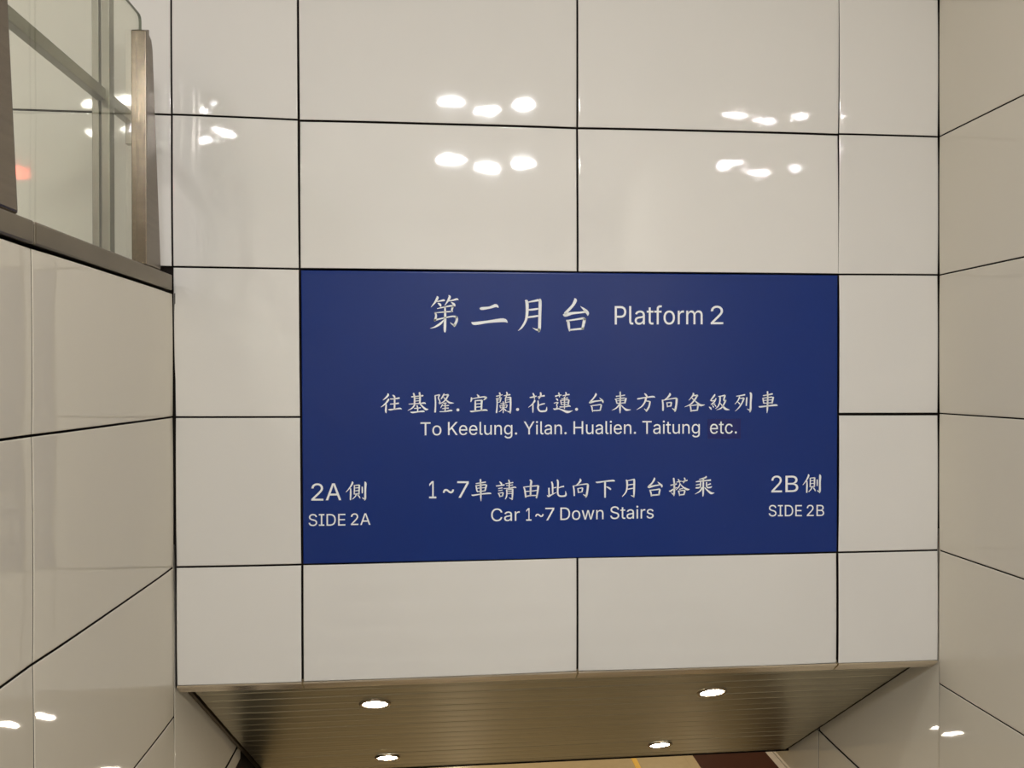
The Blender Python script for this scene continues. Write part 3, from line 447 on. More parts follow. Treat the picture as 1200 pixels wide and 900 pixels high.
        ('word', '-5424 -633 -5423 -559 -5388 -511 -5352 -467 -5313 -424 -5157 -250 -5071 -250 -5294 -496 -5297 -495;-5470 -787 -5468 -250 -5402 -250 -5403 -434 -5404 -549 -5403 -583 -5403 -787;-5150 -787 -5338 -513 -5297 -460 -5071 -787|-4836 -796 -4888 -790 -4933 -770 -4969 -739 -4996 -698 -5012 -648 -5017 -590 -5012 -532 -4996 -482 -4969 -440 -4934 -408 -4891 -388 -4842 -382 -4810 -384 -4780 -393 -4751 -407 -4725 -428 -4703 -455 -4686 -490 -4676 -533 -4672 -583 -4672 -609 -4976 -609 -4976 -554 -4706 -554 -4735 -574 -4738 -537 -4747 -504 -4762 -477 -4783 -456 -4810 -443 -4842 -439 -4875 -443 -4902 -457 -4924 -477 -4941 -503 -4951 -533 -4954 -565 -4954 -600 -4951 -641 -4940 -675 -4922 -703 -4898 -723 -4869 -735 -4835 -739 -4813 -737 -4793 -732 -4775 -723 -4760 -711 -4748 -695 -4740 -676 -4679 -692 -4691 -721 -4710 -746 -4734 -767 -4763 -783 -4798 -793|-4422 -797 -4475 -790 -4519 -771 -4555 -739 -4582 -698 -4598 -648 -4604 -591 -4598 -533 -4582 -482 -4556 -440 -4520 -409 -4477 -389 -4428 -382 -4397 -385 -4366 -393 -4337 -407 -4311 -428 -4289 -456 -4273 -491 -4262 -533 -4258 -583 -4259 -609 -4562 -609 -4562 -555 -4292 -555 -4321 -575 -4324 -537 -4333 -505 -4349 -477 -4369 -457 -4396 -444 -4428 -439 -4461 -444 -4489 -457 -4511 -477 -4527 -503 -4537 -533 -4540 -565 -4540 -600 -4537 -641 -4526 -676 -4508 -703 -4484 -723 -4455 -735 -4422 -739 -4399 -738 -4379 -732 -4362 -724 -4347 -711 -4335 -696 -4326 -677 -4265 -692 -4277 -721 -4296 -747 -4320 -768 -4350 -783 -4384 -793|-4083 -791 -4122 -785 -4150 -767 -4166 -738 -4171 -699 -4170 -251 -4108 -251 -4109 -684 -4107 -707 -4102 -723 -4092 -731 -4076 -734 -4061 -733 -4051 -731 -4040 -785 -4060 -789|-3845 -794 -3882 -790 -3914 -777 -3941 -756 -3961 -726 -3973 -688 -3977 -642 -3977 -388 -3914 -388 -3915 -636 -3909 -678 -3891 -709 -3863 -729 -3827 -736 -3800 -733 -3776 -723 -3756 -708 -3741 -687 -3731 -660 -3728 -628 -3727 -388 -3665 -388 -3666 -789 -3726 -789 -3726 -692 -3717 -692 -3739 -739 -3768 -771 -3804 -788|-3495 -550 -3495 -789 -3558 -789 -3557 -388 -3496 -389 -3496 -485 -3506 -485 -3484 -438 -3455 -407 -3419 -389 -3378 -383 -3341 -387 -3308 -400 -3282 -421 -3262 -451 -3249 -489 -3245 -535 -3246 -789 -3308 -789 -3308 -541 -3314 -499 -3331 -468 -3359 -448 -3396 -442 -3422 -445 -3446 -454 -3466 -469 -3481 -491 -3491 -517|-2980 -948 -3021 -946 -3055 -937 -3084 -923 -3108 -906 -3126 -885 -3140 -862 -3088 -832 -3068 -859 -3053 -872 -3034 -883 -3010 -890 -2980 -892 -2937 -886 -2903 -869 -2890 -856 -2880 -839 -2875 -819 -2873 -796 -2873 -718 -2878 -718 -2898 -746 -2913 -760 -2933 -773 -2959 -782 -2992 -784 -3037 -779 -3076 -761 -3110 -733 -3135 -694 -3151 -646 -3156 -587 -3151 -530 -3135 -480 -3109 -439 -3076 -409 -3036 -390 -2990 -384 -2957 -387 -2931 -396 -2911 -409 -2896 -424 -2876 -453 -2870 -453 -2870 -389 -2809 -389 -2810 -799 -2816 -847 -2833 -884 -2860 -913 -2895 -933 -2935 -945;-2982 -727 -2949 -723 -2922 -710 -2900 -690 -2884 -662 -2875 -627 -2871 -586 -2874 -546 -2884 -511 -2899 -482 -2921 -460 -2948 -446 -2981 -441 -3015 -446 -3042 -461 -3064 -483 -3080 -512 -3090 -547 -3093 -586 -3090 -626 -3080 -660 -3064 -688 -3043 -709 -3015 -723|-2659 -795 -2677 -791 -2692 -780 -2702 -765 -2706 -747 -2702 -728 -2692 -712 -2677 -702 -2659 -698 -2641 -702 -2625 -712 -2615 -728 -2612 -747 -2615 -765 -2626 -781 -2641 -791'),
        ('word', '-2145 -789 -2145 -569 -2337 -250 -2260 -251 -2156 -425 -2126 -480 -2112 -510 -2098 -545 -2124 -545 -2110 -509 -2096 -479 -2066 -425 -1962 -251 -1886 -251 -2079 -569 -2079 -789|-1815 -790 -1815 -389 -1752 -389 -1753 -790;-1782 -321 -1799 -318 -1813 -309 -1823 -295 -1826 -279 -1823 -262 -1813 -248 -1799 -239 -1782 -236 -1765 -239 -1751 -248 -1742 -262 -1738 -279 -1742 -295 -1751 -309 -1766 -318|-1555 -793 -1594 -787 -1622 -769 -1638 -740 -1644 -701 -1643 -252 -1580 -252 -1581 -686 -1579 -709 -1574 -725 -1564 -733 -1548 -736 -1533 -735 -1523 -733 -1512 -788 -1532 -792|-1339 -800 -1374 -797 -1406 -786 -1434 -768 -1454 -744 -1468 -713 -1472 -677 -1469 -645 -1459 -620 -1443 -601 -1423 -587 -1400 -576 -1374 -568 -1320 -559 -1263 -551 -1244 -548 -1230 -543 -1222 -535 -1220 -522 -1220 -520 -1222 -497 -1229 -477 -1240 -462 -1256 -451 -1277 -444 -1302 -441 -1327 -443 -1349 -450 -1368 -460 -1382 -473 -1393 -487 -1400 -501 -1461 -483 -1444 -450 -1422 -425 -1396 -406 -1366 -394 -1335 -387 -1303 -384 -1281 -386 -1257 -390 -1232 -398 -1209 -410 -1188 -428 -1171 -453 -1160 -485 -1157 -526 -1157 -792 -1219 -791 -1219 -737 -1223 -737 -1232 -751 -1244 -765 -1261 -779 -1282 -790 -1308 -798;-1328 -743 -1296 -740 -1269 -729 -1248 -713 -1232 -693 -1223 -670 -1220 -645 -1220 -591 -1226 -595 -1236 -599 -1265 -605 -1297 -610 -1323 -613 -1345 -617 -1365 -623 -1383 -632 -1397 -644 -1406 -659 -1409 -680 -1406 -699 -1399 -715 -1386 -727 -1370 -736 -1350 -741|-986 -552 -986 -792 -1049 -792 -1048 -390 -988 -391 -987 -488 -997 -488 -975 -440 -946 -409 -910 -391 -869 -386 -831 -390 -799 -402 -772 -424 -752 -453 -740 -491 -735 -538 -736 -793 -799 -792 -798 -544 -804 -502 -822 -470 -850 -451 -887 -444 -913 -447 -937 -456 -957 -472 -973 -493 -982 -520|-584 -798 -602 -794 -617 -784 -627 -768 -631 -750 -627 -731 -617 -715 -602 -705 -584 -701 -565 -705 -550 -715 -540 -731 -537 -750 -540 -768 -550 -784 -566 -794'),
        ('word', '-249 -796 -248 -254 -181 -254 -181 -488 97 -489 97 -255 164 -255 163 -797 96 -797 96 -550 -181 -549 -182 -796|414 -803 377 -799 344 -786 318 -765 297 -735 284 -696 280 -649 281 -393 344 -394 344 -644 349 -686 367 -718 396 -737 433 -744 460 -741 484 -732 504 -716 519 -695 529 -668 533 -635 533 -394 596 -394 596 -798 535 -798 535 -700 544 -700 522 -748 492 -780 456 -797|816 -808 781 -804 749 -793 721 -775 700 -751 687 -720 682 -684 686 -652 696 -627 711 -608 731 -593 755 -582 781 -574 836 -565 894 -558 913 -554 926 -549 934 -541 937 -528 937 -526 935 -503 928 -483 916 -468 900 -456 879 -449 854 -447 828 -449 806 -456 788 -466 773 -478 762 -492 755 -507 694 -488 710 -455 733 -430 760 -412 789 -399 821 -392 853 -390 875 -391 899 -395 924 -403 948 -416 969 -434 986 -458 997 -491 1000 -532 1000 -799 938 -799 938 -744 933 -744 925 -758 912 -773 895 -787 874 -798 848 -805;827 -750 860 -747 887 -736 909 -720 924 -700 934 -677 937 -652 937 -597 931 -601 920 -605 891 -612 859 -617 833 -620 811 -624 790 -630 772 -638 758 -650 749 -666 746 -687 749 -706 757 -722 769 -734 785 -743 805 -749|1199 -802 1159 -796 1131 -778 1115 -749 1109 -710 1110 -258 1173 -258 1173 -695 1174 -718 1179 -734 1189 -742 1206 -745 1221 -744 1231 -742 1242 -797 1222 -801|1305 -800 1306 -396 1369 -397 1369 -800;1338 -329 1321 -326 1307 -316 1298 -302 1294 -286 1298 -269 1307 -255 1322 -246 1338 -243 1355 -246 1370 -255 1379 -269 1383 -286 1379 -303 1370 -316 1355 -326|1643 -810 1590 -803 1545 -784 1508 -752 1481 -710 1465 -660 1459 -602 1465 -543 1481 -492 1508 -450 1544 -418 1587 -399 1637 -392 1669 -395 1700 -403 1729 -418 1755 -439 1777 -467 1795 -502 1805 -544 1809 -595 1809 -621 1501 -621 1501 -566 1775 -566 1745 -586 1742 -549 1733 -516 1718 -488 1696 -467 1670 -454 1637 -450 1604 -454 1576 -467 1553 -488 1537 -514 1527 -544 1523 -576 1523 -612 1527 -653 1538 -688 1556 -715 1580 -736 1610 -748 1644 -752 1666 -750 1687 -745 1705 -736 1720 -724 1732 -708 1741 -689 1802 -705 1790 -734 1771 -760 1746 -781 1717 -797 1682 -807|1961 -561 1960 -802 1897 -802 1898 -398 1959 -398 1959 -496 1949 -496 1971 -449 2001 -417 2037 -399 2079 -393 2117 -398 2149 -410 2176 -432 2196 -461 2209 -500 2213 -547 2213 -803 2150 -803 2150 -552 2144 -510 2126 -479 2098 -459 2061 -452 2034 -455 2010 -465 1990 -480 1974 -501 1964 -528|2366 -808 2348 -805 2333 -794 2322 -778 2319 -760 2323 -741 2333 -725 2348 -715 2367 -711 2385 -715 2400 -725 2410 -741 2414 -760 2410 -778 2400 -794 2385 -805'),
        ('word', '2686 -324 2686 -263 3086 -265 3085 -326 2919 -325 2918 -807 2852 -807 2852 -325|3284 -817 3248 -814 3216 -803 3188 -785 3167 -760 3154 -729 3149 -693 3153 -661 3163 -636 3178 -617 3198 -602 3222 -591 3248 -583 3303 -574 3361 -567 3380 -563 3394 -558 3401 -550 3404 -537 3404 -535 3402 -512 3395 -492 3383 -477 3367 -465 3346 -458 3321 -456 3295 -458 3273 -464 3255 -475 3240 -487 3229 -501 3222 -516 3161 -497 3177 -464 3200 -439 3226 -420 3256 -408 3288 -401 3320 -398 3342 -400 3366 -404 3391 -412 3415 -424 3436 -443 3453 -467 3464 -500 3468 -541 3467 -809 3405 -809 3405 -753 3401 -753 3392 -768 3379 -782 3363 -796 3341 -807 3315 -815;3295 -760 3327 -756 3354 -746 3376 -730 3391 -709 3401 -686 3404 -662 3404 -606 3398 -611 3387 -615 3358 -621 3326 -626 3300 -629 3278 -633 3257 -639 3239 -648 3225 -659 3216 -675 3213 -696 3216 -715 3224 -731 3236 -743 3252 -752 3272 -758|3576 -809 3577 -405 3640 -405 3640 -810;3609 -337 3593 -334 3578 -325 3569 -311 3565 -294 3569 -277 3578 -263 3593 -254 3609 -251 3627 -254 3641 -264 3651 -278 3654 -295 3650 -311 3641 -325 3626 -334|3907 -406 3907 -462 3702 -461 3702 -405;3763 -308 3826 -308 3826 -706 3828 -729 3836 -745 3850 -754 3872 -757 3887 -756 3904 -754 3916 -809 3894 -814 3870 -815 3845 -813 3824 -808 3806 -799 3790 -787 3778 -773 3769 -755 3764 -734 3762 -711|4120 -817 4083 -813 4050 -800 4023 -778 4003 -748 3990 -710 3986 -663 3986 -407 4050 -407 4049 -658 4055 -700 4073 -731 4102 -751 4139 -758 4166 -755 4190 -746 4210 -730 4225 -709 4235 -682 4239 -649 4239 -408 4302 -408 4302 -812 4240 -812 4241 -714 4250 -714 4228 -762 4198 -794 4162 -811|4475 -571 4475 -813 4411 -813 4412 -408 4473 -408 4473 -506 4463 -506 4485 -459 4515 -427 4551 -409 4593 -403 4631 -408 4664 -421 4690 -442 4711 -472 4724 -510 4728 -558 4727 -814 4664 -814 4664 -563 4658 -521 4641 -489 4612 -469 4575 -462 4548 -465 4524 -475 4504 -490 4488 -512 4478 -539|4997 -976 4956 -973 4921 -964 4891 -950 4867 -932 4848 -911 4834 -888 4887 -858 4908 -885 4923 -898 4942 -909 4966 -916 4997 -919 5040 -913 5075 -895 5088 -882 5098 -865 5103 -845 5105 -822 5105 -743 5100 -743 5080 -771 5064 -786 5044 -798 5018 -807 4985 -810 4939 -804 4899 -786 4865 -758 4839 -718 4823 -669 4818 -610 4823 -552 4840 -502 4865 -461 4899 -430 4940 -411 4986 -405 5019 -408 5046 -418 5066 -431 5082 -447 5102 -475 5108 -475 5108 -411 5169 -411 5169 -825 5163 -873 5146 -911 5119 -940 5084 -960 5042 -972;4995 -752 5028 -748 5056 -735 5078 -714 5094 -686 5103 -651 5107 -610 5104 -569 5094 -534 5078 -505 5057 -482 5029 -468 4995 -463 4961 -468 4933 -483 4911 -505 4895 -535 4886 -570 4882 -609 4886 -649 4895 -684 4911 -712 4933 -734 4961 -747'),
    ],
    'et': [
        ('word', '5793 -832 5739 -826 5694 -805 5657 -773 5630 -730 5614 -678 5608 -618 5614 -558 5630 -505 5657 -462 5692 -429 5736 -409 5786 -402 5818 -405 5849 -413 5878 -428 5904 -450 5927 -479 5944 -515 5955 -559 5958 -611 5958 -638 5650 -637 5650 -581 5924 -581 5894 -602 5891 -563 5882 -529 5867 -501 5846 -479 5819 -466 5786 -461 5753 -466 5725 -480 5702 -501 5686 -528 5676 -559 5672 -592 5672 -628 5676 -671 5687 -707 5705 -735 5729 -756 5759 -769 5793 -773 5816 -771 5836 -766 5854 -757 5869 -744 5881 -728 5890 -708 5952 -724 5939 -754 5921 -781 5896 -802 5866 -819 5831 -829|6204 -408 6204 -466 5999 -465 5999 -408;6060 -307 6123 -308 6123 -717 6125 -741 6133 -757 6147 -766 6169 -770 6184 -768 6202 -766 6213 -822 6191 -827 6167 -829 6143 -827 6121 -822 6103 -813 6088 -801 6075 -785 6066 -767 6061 -746 6059 -722|6443 -834 6393 -827 6349 -807 6313 -774 6286 -731 6269 -679 6264 -619 6269 -558 6287 -505 6314 -462 6350 -430 6393 -410 6444 -403 6472 -405 6499 -411 6523 -421 6545 -435 6565 -452 6581 -472 6595 -496 6604 -522 6543 -538 6538 -522 6530 -508 6520 -495 6509 -484 6495 -475 6480 -469 6463 -465 6444 -463 6408 -469 6379 -485 6357 -510 6341 -541 6331 -578 6328 -619 6331 -659 6341 -696 6357 -728 6379 -752 6408 -769 6443 -774 6463 -773 6480 -768 6496 -762 6509 -753 6521 -741 6531 -728 6539 -713 6544 -697 6605 -713 6596 -740 6583 -764 6566 -784 6546 -802 6524 -816 6499 -826 6472 -832|6738 -830 6720 -827 6704 -816 6694 -800 6690 -780 6694 -761 6705 -745 6720 -734 6738 -730 6756 -734 6772 -745 6782 -761 6786 -781 6782 -800 6772 -816 6756 -827'),
    ],
    'l4': [
        ('word', '-3457 -4376 -3491 -4374 -3524 -4368 -3554 -4358 -3583 -4344 -3609 -4326 -3632 -4304 -3652 -4279 -3669 -4251 -3683 -4219 -3693 -4185 -3699 -4148 -3701 -4108 -3699 -4068 -3693 -4031 -3683 -3997 -3669 -3965 -3651 -3937 -3631 -3912 -3608 -3890 -3582 -3872 -3553 -3858 -3522 -3848 -3490 -3842 -3455 -3840 -3415 -3843 -3377 -3851 -3342 -3866 -3310 -3885 -3283 -3910 -3261 -3940 -3244 -3974 -3234 -4012 -3304 -4012 -3312 -3986 -3324 -3964 -3340 -3945 -3359 -3929 -3380 -3917 -3404 -3908 -3429 -3903 -3456 -3901 -3503 -3907 -3546 -3925 -3582 -3955 -3609 -3995 -3627 -4047 -3633 -4108 -3627 -4169 -3610 -4221 -3582 -4261 -3546 -4291 -3504 -4309 -3456 -4315 -3430 -4313 -3405 -4308 -3381 -4299 -3359 -4287 -3340 -4271 -3325 -4252 -3312 -4230 -3304 -4205 -3235 -4205 -3245 -4243 -3261 -4276 -3284 -4306 -3311 -4330 -3342 -4350 -3378 -4365 -3416 -4373|-3023 -4378 -3059 -4375 -3093 -4365 -3121 -4347 -3143 -4324 -3157 -4294 -3162 -4259 -3158 -4228 -3148 -4204 -3132 -4186 -3111 -4171 -3086 -4161 -3059 -4153 -3002 -4144 -2942 -4137 -2922 -4134 -2908 -4128 -2900 -4120 -2897 -4108 -2897 -4106 -2899 -4084 -2907 -4065 -2919 -4050 -2935 -4039 -2957 -4032 -2983 -4030 -3010 -4032 -3033 -4039 -3052 -4048 -3067 -4061 -3079 -4074 -3086 -4088 -3150 -4070 -3133 -4039 -3109 -4014 -3082 -3996 -3051 -3984 -3018 -3977 -2985 -3975 -2962 -3976 -2936 -3980 -2910 -3988 -2886 -4000 -2864 -4017 -2847 -4041 -2835 -4072 -2831 -4112 -2832 -4370 -2897 -4370 -2896 -4316 -2901 -4316 -2910 -4330 -2923 -4344 -2940 -4358 -2963 -4369 -2990 -4376;-3011 -4323 -2977 -4320 -2949 -4309 -2927 -4294 -2911 -4274 -2901 -4252 -2897 -4228 -2897 -4175 -2904 -4179 -2915 -4183 -2945 -4189 -2978 -4194 -3005 -4197 -3028 -4201 -3050 -4207 -3068 -4215 -3083 -4227 -3092 -4242 -3096 -4262 -3093 -4280 -3085 -4295 -3072 -4307 -3055 -4316 -3034 -4321|-2718 -4370 -2718 -3980 -2654 -3980 -2654 -4040 -2650 -4040 -2634 -4014 -2610 -3993 -2579 -3979 -2544 -3975 -2527 -3975 -2512 -3976 -2512 -4039 -2526 -4037 -2551 -4035 -2579 -4038 -2603 -4047 -2623 -4060 -2639 -4079 -2649 -4101 -2652 -4127 -2653 -4370'),
        ('character_latin', '-2245 -4375 -2245 -4319 -2020 -4319 -2021 -4376;-2102 -3851 -2103 -4375 -2148 -4375 -2147 -3913 -2149 -3913 -2238 -4006 -2238 -3935 -2157 -3851'),
        ('tilde', '-1863 -4211 -1860 -4171 -1849 -4140 -1833 -4117 -1812 -4102 -1788 -4094 -1763 -4091 -1739 -4094 -1717 -4103 -1694 -4118 -1668 -4141 -1639 -4165 -1627 -4170 -1615 -4172 -1595 -4168 -1581 -4156 -1571 -4136 -1568 -4109 -1512 -4110 -1515 -4150 -1526 -4181 -1543 -4203 -1564 -4219 -1587 -4227 -1612 -4230 -1637 -4226 -1660 -4217 -1682 -4202 -1707 -4181 -1724 -4166 -1737 -4157 -1748 -4152 -1761 -4150 -1779 -4153 -1794 -4164 -1804 -4183 -1807 -4212'),
        ('character_latin', '-1401 -4373 -1141 -3915 -1141 -3911 -1440 -3908 -1440 -3850 -1064 -3853 -1064 -3915 -1323 -4373'),
        ('word', '-647 -4373 -773 -4373 -773 -4315 -651 -4315 -592 -4308 -545 -4290 -508 -4260 -482 -4220 -466 -4169 -461 -4110 -466 -4052 -481 -4002 -507 -3962 -542 -3933 -588 -3915 -644 -3908 -775 -3909 -775 -3850 -639 -3850 -602 -3852 -568 -3858 -537 -3867 -508 -3881 -483 -3898 -461 -3919 -442 -3943 -426 -3971 -413 -4001 -404 -4035 -399 -4071 -397 -4110 -399 -4150 -404 -4186 -413 -4220 -426 -4251 -442 -4279 -462 -4303 -485 -4324 -511 -4341 -541 -4355 -573 -4365 -608 -4371;-742 -3850 -743 -4373 -810 -4373 -809 -3850|-143 -4381 -193 -4375 -236 -4356 -271 -4326 -298 -4285 -315 -4236 -320 -4180 -315 -4123 -298 -4073 -271 -4033 -235 -4003 -192 -3984 -142 -3977 -92 -3983 -49 -4002 -13 -4033 14 -4073 30 -4122 36 -4180 30 -4236 13 -4285 -13 -4325 -49 -4356 -93 -4375;-143 -4325 -107 -4320 -78 -4305 -56 -4282 -40 -4252 -31 -4217 -28 -4180 -31 -4142 -40 -4107 -56 -4077 -78 -4054 -107 -4038 -142 -4033 -178 -4038 -206 -4054 -228 -4077 -244 -4107 -253 -4142 -256 -4180 -253 -4217 -244 -4252 -229 -4282 -207 -4305 -178 -4320|212 -4372 94 -3982 161 -3982 208 -4152 229 -4232 250 -4330 240 -4330 261 -4234 283 -4152 330 -3982 396 -3982 442 -4152 462 -4232 483 -4330 472 -4330 495 -4233 516 -4152 564 -3982 630 -3982 511 -4372 449 -4372 398 -4195 384 -4141 369 -4084 355 -4025 369 -4025 355 -4084 340 -4141 325 -4196 274 -4372|770 -4139 769 -4372 707 -4372 707 -3982 768 -3982 768 -4076 758 -4076 780 -4030 809 -3999 845 -3982 887 -3976 924 -3980 956 -3992 983 -4013 1003 -4042 1015 -4079 1020 -4124 1019 -4372 956 -4372 957 -4130 951 -4089 933 -4058 905 -4039 869 -4033 842 -4036 818 -4045 798 -4060 783 -4081 773 -4107'),
        ('word', '1497 -4379 1443 -4374 1396 -4360 1358 -4338 1330 -4307 1311 -4271 1303 -4228 1372 -4228 1378 -4256 1392 -4279 1412 -4297 1437 -4309 1466 -4316 1497 -4319 1531 -4316 1562 -4308 1588 -4294 1608 -4275 1620 -4252 1625 -4226 1621 -4203 1611 -4185 1594 -4170 1573 -4158 1548 -4148 1519 -4140 1455 -4122 1397 -4100 1353 -4070 1338 -4052 1327 -4032 1320 -4009 1318 -3984 1324 -3942 1342 -3906 1370 -3877 1408 -3855 1452 -3841 1501 -3836 1551 -3841 1595 -3855 1631 -3877 1658 -3906 1676 -3940 1683 -3979 1617 -3979 1613 -3960 1605 -3944 1594 -3929 1580 -3917 1543 -3901 1499 -3895 1467 -3898 1439 -3906 1415 -3920 1398 -3937 1387 -3958 1384 -3981 1388 -4005 1400 -4024 1419 -4039 1441 -4051 1464 -4060 1486 -4066 1540 -4081 1589 -4097 1615 -4109 1639 -4124 1660 -4143 1676 -4166 1687 -4193 1690 -4227 1685 -4268 1667 -4304 1639 -4335 1601 -4359 1554 -4374|1944 -3978 1944 -4032 1738 -4032 1738 -3978;1799 -3883 1863 -3883 1862 -4269 1865 -4291 1873 -4307 1887 -4316 1909 -4319 1924 -4317 1942 -4315 1953 -4369 1931 -4373 1906 -4375 1882 -4373 1861 -4368 1842 -4360 1827 -4348 1814 -4334 1805 -4316 1800 -4297 1798 -4274|2136 -4379 2100 -4376 2067 -4365 2039 -4348 2018 -4324 2005 -4294 2000 -4259 2004 -4228 2014 -4204 2030 -4185 2050 -4171 2074 -4160 2100 -4152 2155 -4143 2213 -4136 2233 -4133 2246 -4128 2254 -4119 2257 -4107 2257 -4105 2255 -4082 2248 -4064 2236 -4049 2220 -4037 2199 -4030 2174 -4028 2147 -4030 2125 -4037 2107 -4047 2092 -4059 2081 -4073 2073 -4087 2012 -4069 2029 -4037 2051 -4012 2078 -3994 2108 -3982 2140 -3975 2172 -3973 2194 -3974 2219 -3978 2244 -3986 2268 -3998 2289 -4015 2306 -4039 2317 -4071 2321 -4111 2321 -4371 2258 -4371 2258 -4317 2254 -4317 2245 -4331 2232 -4345 2215 -4359 2194 -4370 2167 -4377;2147 -4324 2180 -4320 2207 -4310 2229 -4294 2244 -4274 2254 -4252 2257 -4228 2257 -4174 2251 -4179 2240 -4182 2211 -4189 2178 -4193 2152 -4197 2130 -4201 2109 -4206 2091 -4215 2077 -4226 2068 -4242 2065 -4262 2067 -4280 2075 -4296 2088 -4308 2104 -4316 2124 -4322|2431 -4371 2431 -3978 2495 -3978 2495 -4371;2464 -3913 2447 -3910 2433 -3900 2423 -3887 2420 -3871 2423 -3855 2433 -3841 2447 -3832 2464 -3829 2481 -3832 2496 -3841 2506 -3855 2509 -3871 2506 -3887 2496 -3900 2481 -3910|2605 -4371 2606 -3978 2668 -3979 2668 -4039 2672 -4039 2687 -4012 2710 -3991 2740 -3977 2774 -3973 2791 -3973 2806 -3974 2806 -4038 2791 -4036 2767 -4034 2741 -4037 2717 -4046 2697 -4059 2682 -4078 2673 -4100 2670 -4126 2669 -4371|3012 -4380 2973 -4377 2939 -4368 2910 -4353 2886 -4332 2869 -4306 2859 -4274 2920 -4261 2932 -4289 2952 -4309 2978 -4321 3011 -4324 3049 -4320 3078 -4307 3096 -4288 3102 -4265 3099 -4246 3088 -4231 3069 -4219 3044 -4211 2978 -4195 2931 -4179 2897 -4156 2878 -4126 2871 -4088 2876 -4056 2890 -4028 2913 -4005 2943 -3988 2978 -3977 3018 -3974 3056 -3977 3088 -3986 3114 -4001 3135 -4021 3151 -4044 3161 -4072 3103 -4085 3092 -4064 3076 -4045 3052 -4032 3018 -4027 2986 -4031 2959 -4043 2942 -4062 2936 -4084 2940 -4104 2952 -4120 2972 -4132 3002 -4141 3062 -4155 3109 -4171 3142 -4194 3162 -4224 3168 -4261 3163 -4294 3149 -4323 3125 -4347 3094 -4365 3055 -4376'),
    ],
    'a2': [
        ('word', '-10931 -4430 -10979 -4426 -11020 -4413 -11053 -4392 -11078 -4365 -11095 -4331 -11102 -4293 -11041 -4293 -11035 -4318 -11023 -4339 -11006 -4355 -10984 -4367 -10958 -4373 -10931 -4376 -10900 -4374 -10873 -4366 -10850 -4353 -10833 -4337 -10822 -4316 -10818 -4292 -10821 -4272 -10830 -4255 -10845 -4242 -10863 -4231 -10886 -4222 -10911 -4214 -10967 -4197 -11019 -4177 -11057 -4150 -11071 -4134 -11081 -4115 -11087 -4094 -11089 -4072 -11083 -4034 -11067 -4001 -11042 -3974 -11009 -3955 -10970 -3942 -10926 -3939 -10882 -3943 -10844 -3956 -10812 -3976 -10788 -4002 -10772 -4034 -10766 -4069 -10825 -4068 -10828 -4051 -10835 -4036 -10844 -4023 -10857 -4012 -10889 -3997 -10928 -3992 -10957 -3994 -10982 -4002 -11002 -4014 -11017 -4029 -11027 -4048 -11030 -4069 -11026 -4091 -11016 -4109 -10999 -4122 -10980 -4133 -10960 -4141 -10940 -4147 -10892 -4160 -10849 -4175 -10826 -4186 -10805 -4200 -10787 -4217 -10772 -4238 -10763 -4263 -10760 -4293 -10765 -4330 -10780 -4364 -10805 -4391 -10839 -4413 -10881 -4426|-10696 -4424 -10696 -4370 -10615 -4371 -10614 -4001 -10695 -4000 -10694 -3947 -10474 -3948 -10474 -4002 -10555 -4001 -10556 -4371 -10475 -4372 -10476 -4425|-10245 -4427 -10358 -4426 -10358 -4373 -10248 -4374 -10196 -4368 -10153 -4352 -10120 -4325 -10096 -4288 -10082 -4243 -10077 -4189 -10082 -4136 -10095 -4090 -10118 -4053 -10150 -4026 -10191 -4009 -10241 -4004 -10359 -4003 -10359 -3949 -10237 -3950 -10204 -3952 -10173 -3958 -10145 -3967 -10120 -3980 -10097 -3996 -10077 -4015 -10059 -4037 -10045 -4062 -10034 -4090 -10026 -4120 -10021 -4154 -10019 -4189 -10021 -4225 -10026 -4259 -10034 -4289 -10046 -4317 -10061 -4342 -10078 -4365 -10099 -4383 -10123 -4399 -10149 -4412 -10178 -4420 -10210 -4426;-10330 -3949 -10332 -4426 -10391 -4426 -10390 -3949|-9927 -4429 -9926 -3952 -9637 -3955 -9637 -4008 -9866 -4006 -9867 -4162 -9653 -4164 -9653 -4217 -9867 -4215 -9867 -4376 -9636 -4378 -9636 -4432'),
        ('word', '-9417 -4418 -9417 -4374 -9258 -4207 -9214 -4157 -9199 -4137 -9187 -4117 -9181 -4096 -9178 -4075 -9181 -4051 -9190 -4031 -9204 -4015 -9222 -4003 -9243 -3995 -9268 -3993 -9293 -3995 -9315 -4004 -9333 -4017 -9346 -4035 -9355 -4057 -9357 -4083 -9414 -4082 -9409 -4043 -9395 -4008 -9372 -3979 -9342 -3958 -9306 -3945 -9266 -3941 -9226 -3945 -9191 -3959 -9162 -3980 -9141 -4007 -9127 -4039 -9122 -4074 -9125 -4100 -9132 -4125 -9145 -4151 -9164 -4180 -9192 -4213 -9228 -4253 -9334 -4363 -9334 -4366 -9115 -4368 -9116 -4420|-9041 -4421 -8869 -3949 -8800 -3950 -8628 -4423 -8691 -4423 -8790 -4141 -8811 -4076 -8840 -3978 -8828 -3978 -8859 -4077 -8879 -4141 -8978 -4421;-8954 -4289 -8954 -4237 -8714 -4238 -8714 -4291'),
    ],
    'b2': [
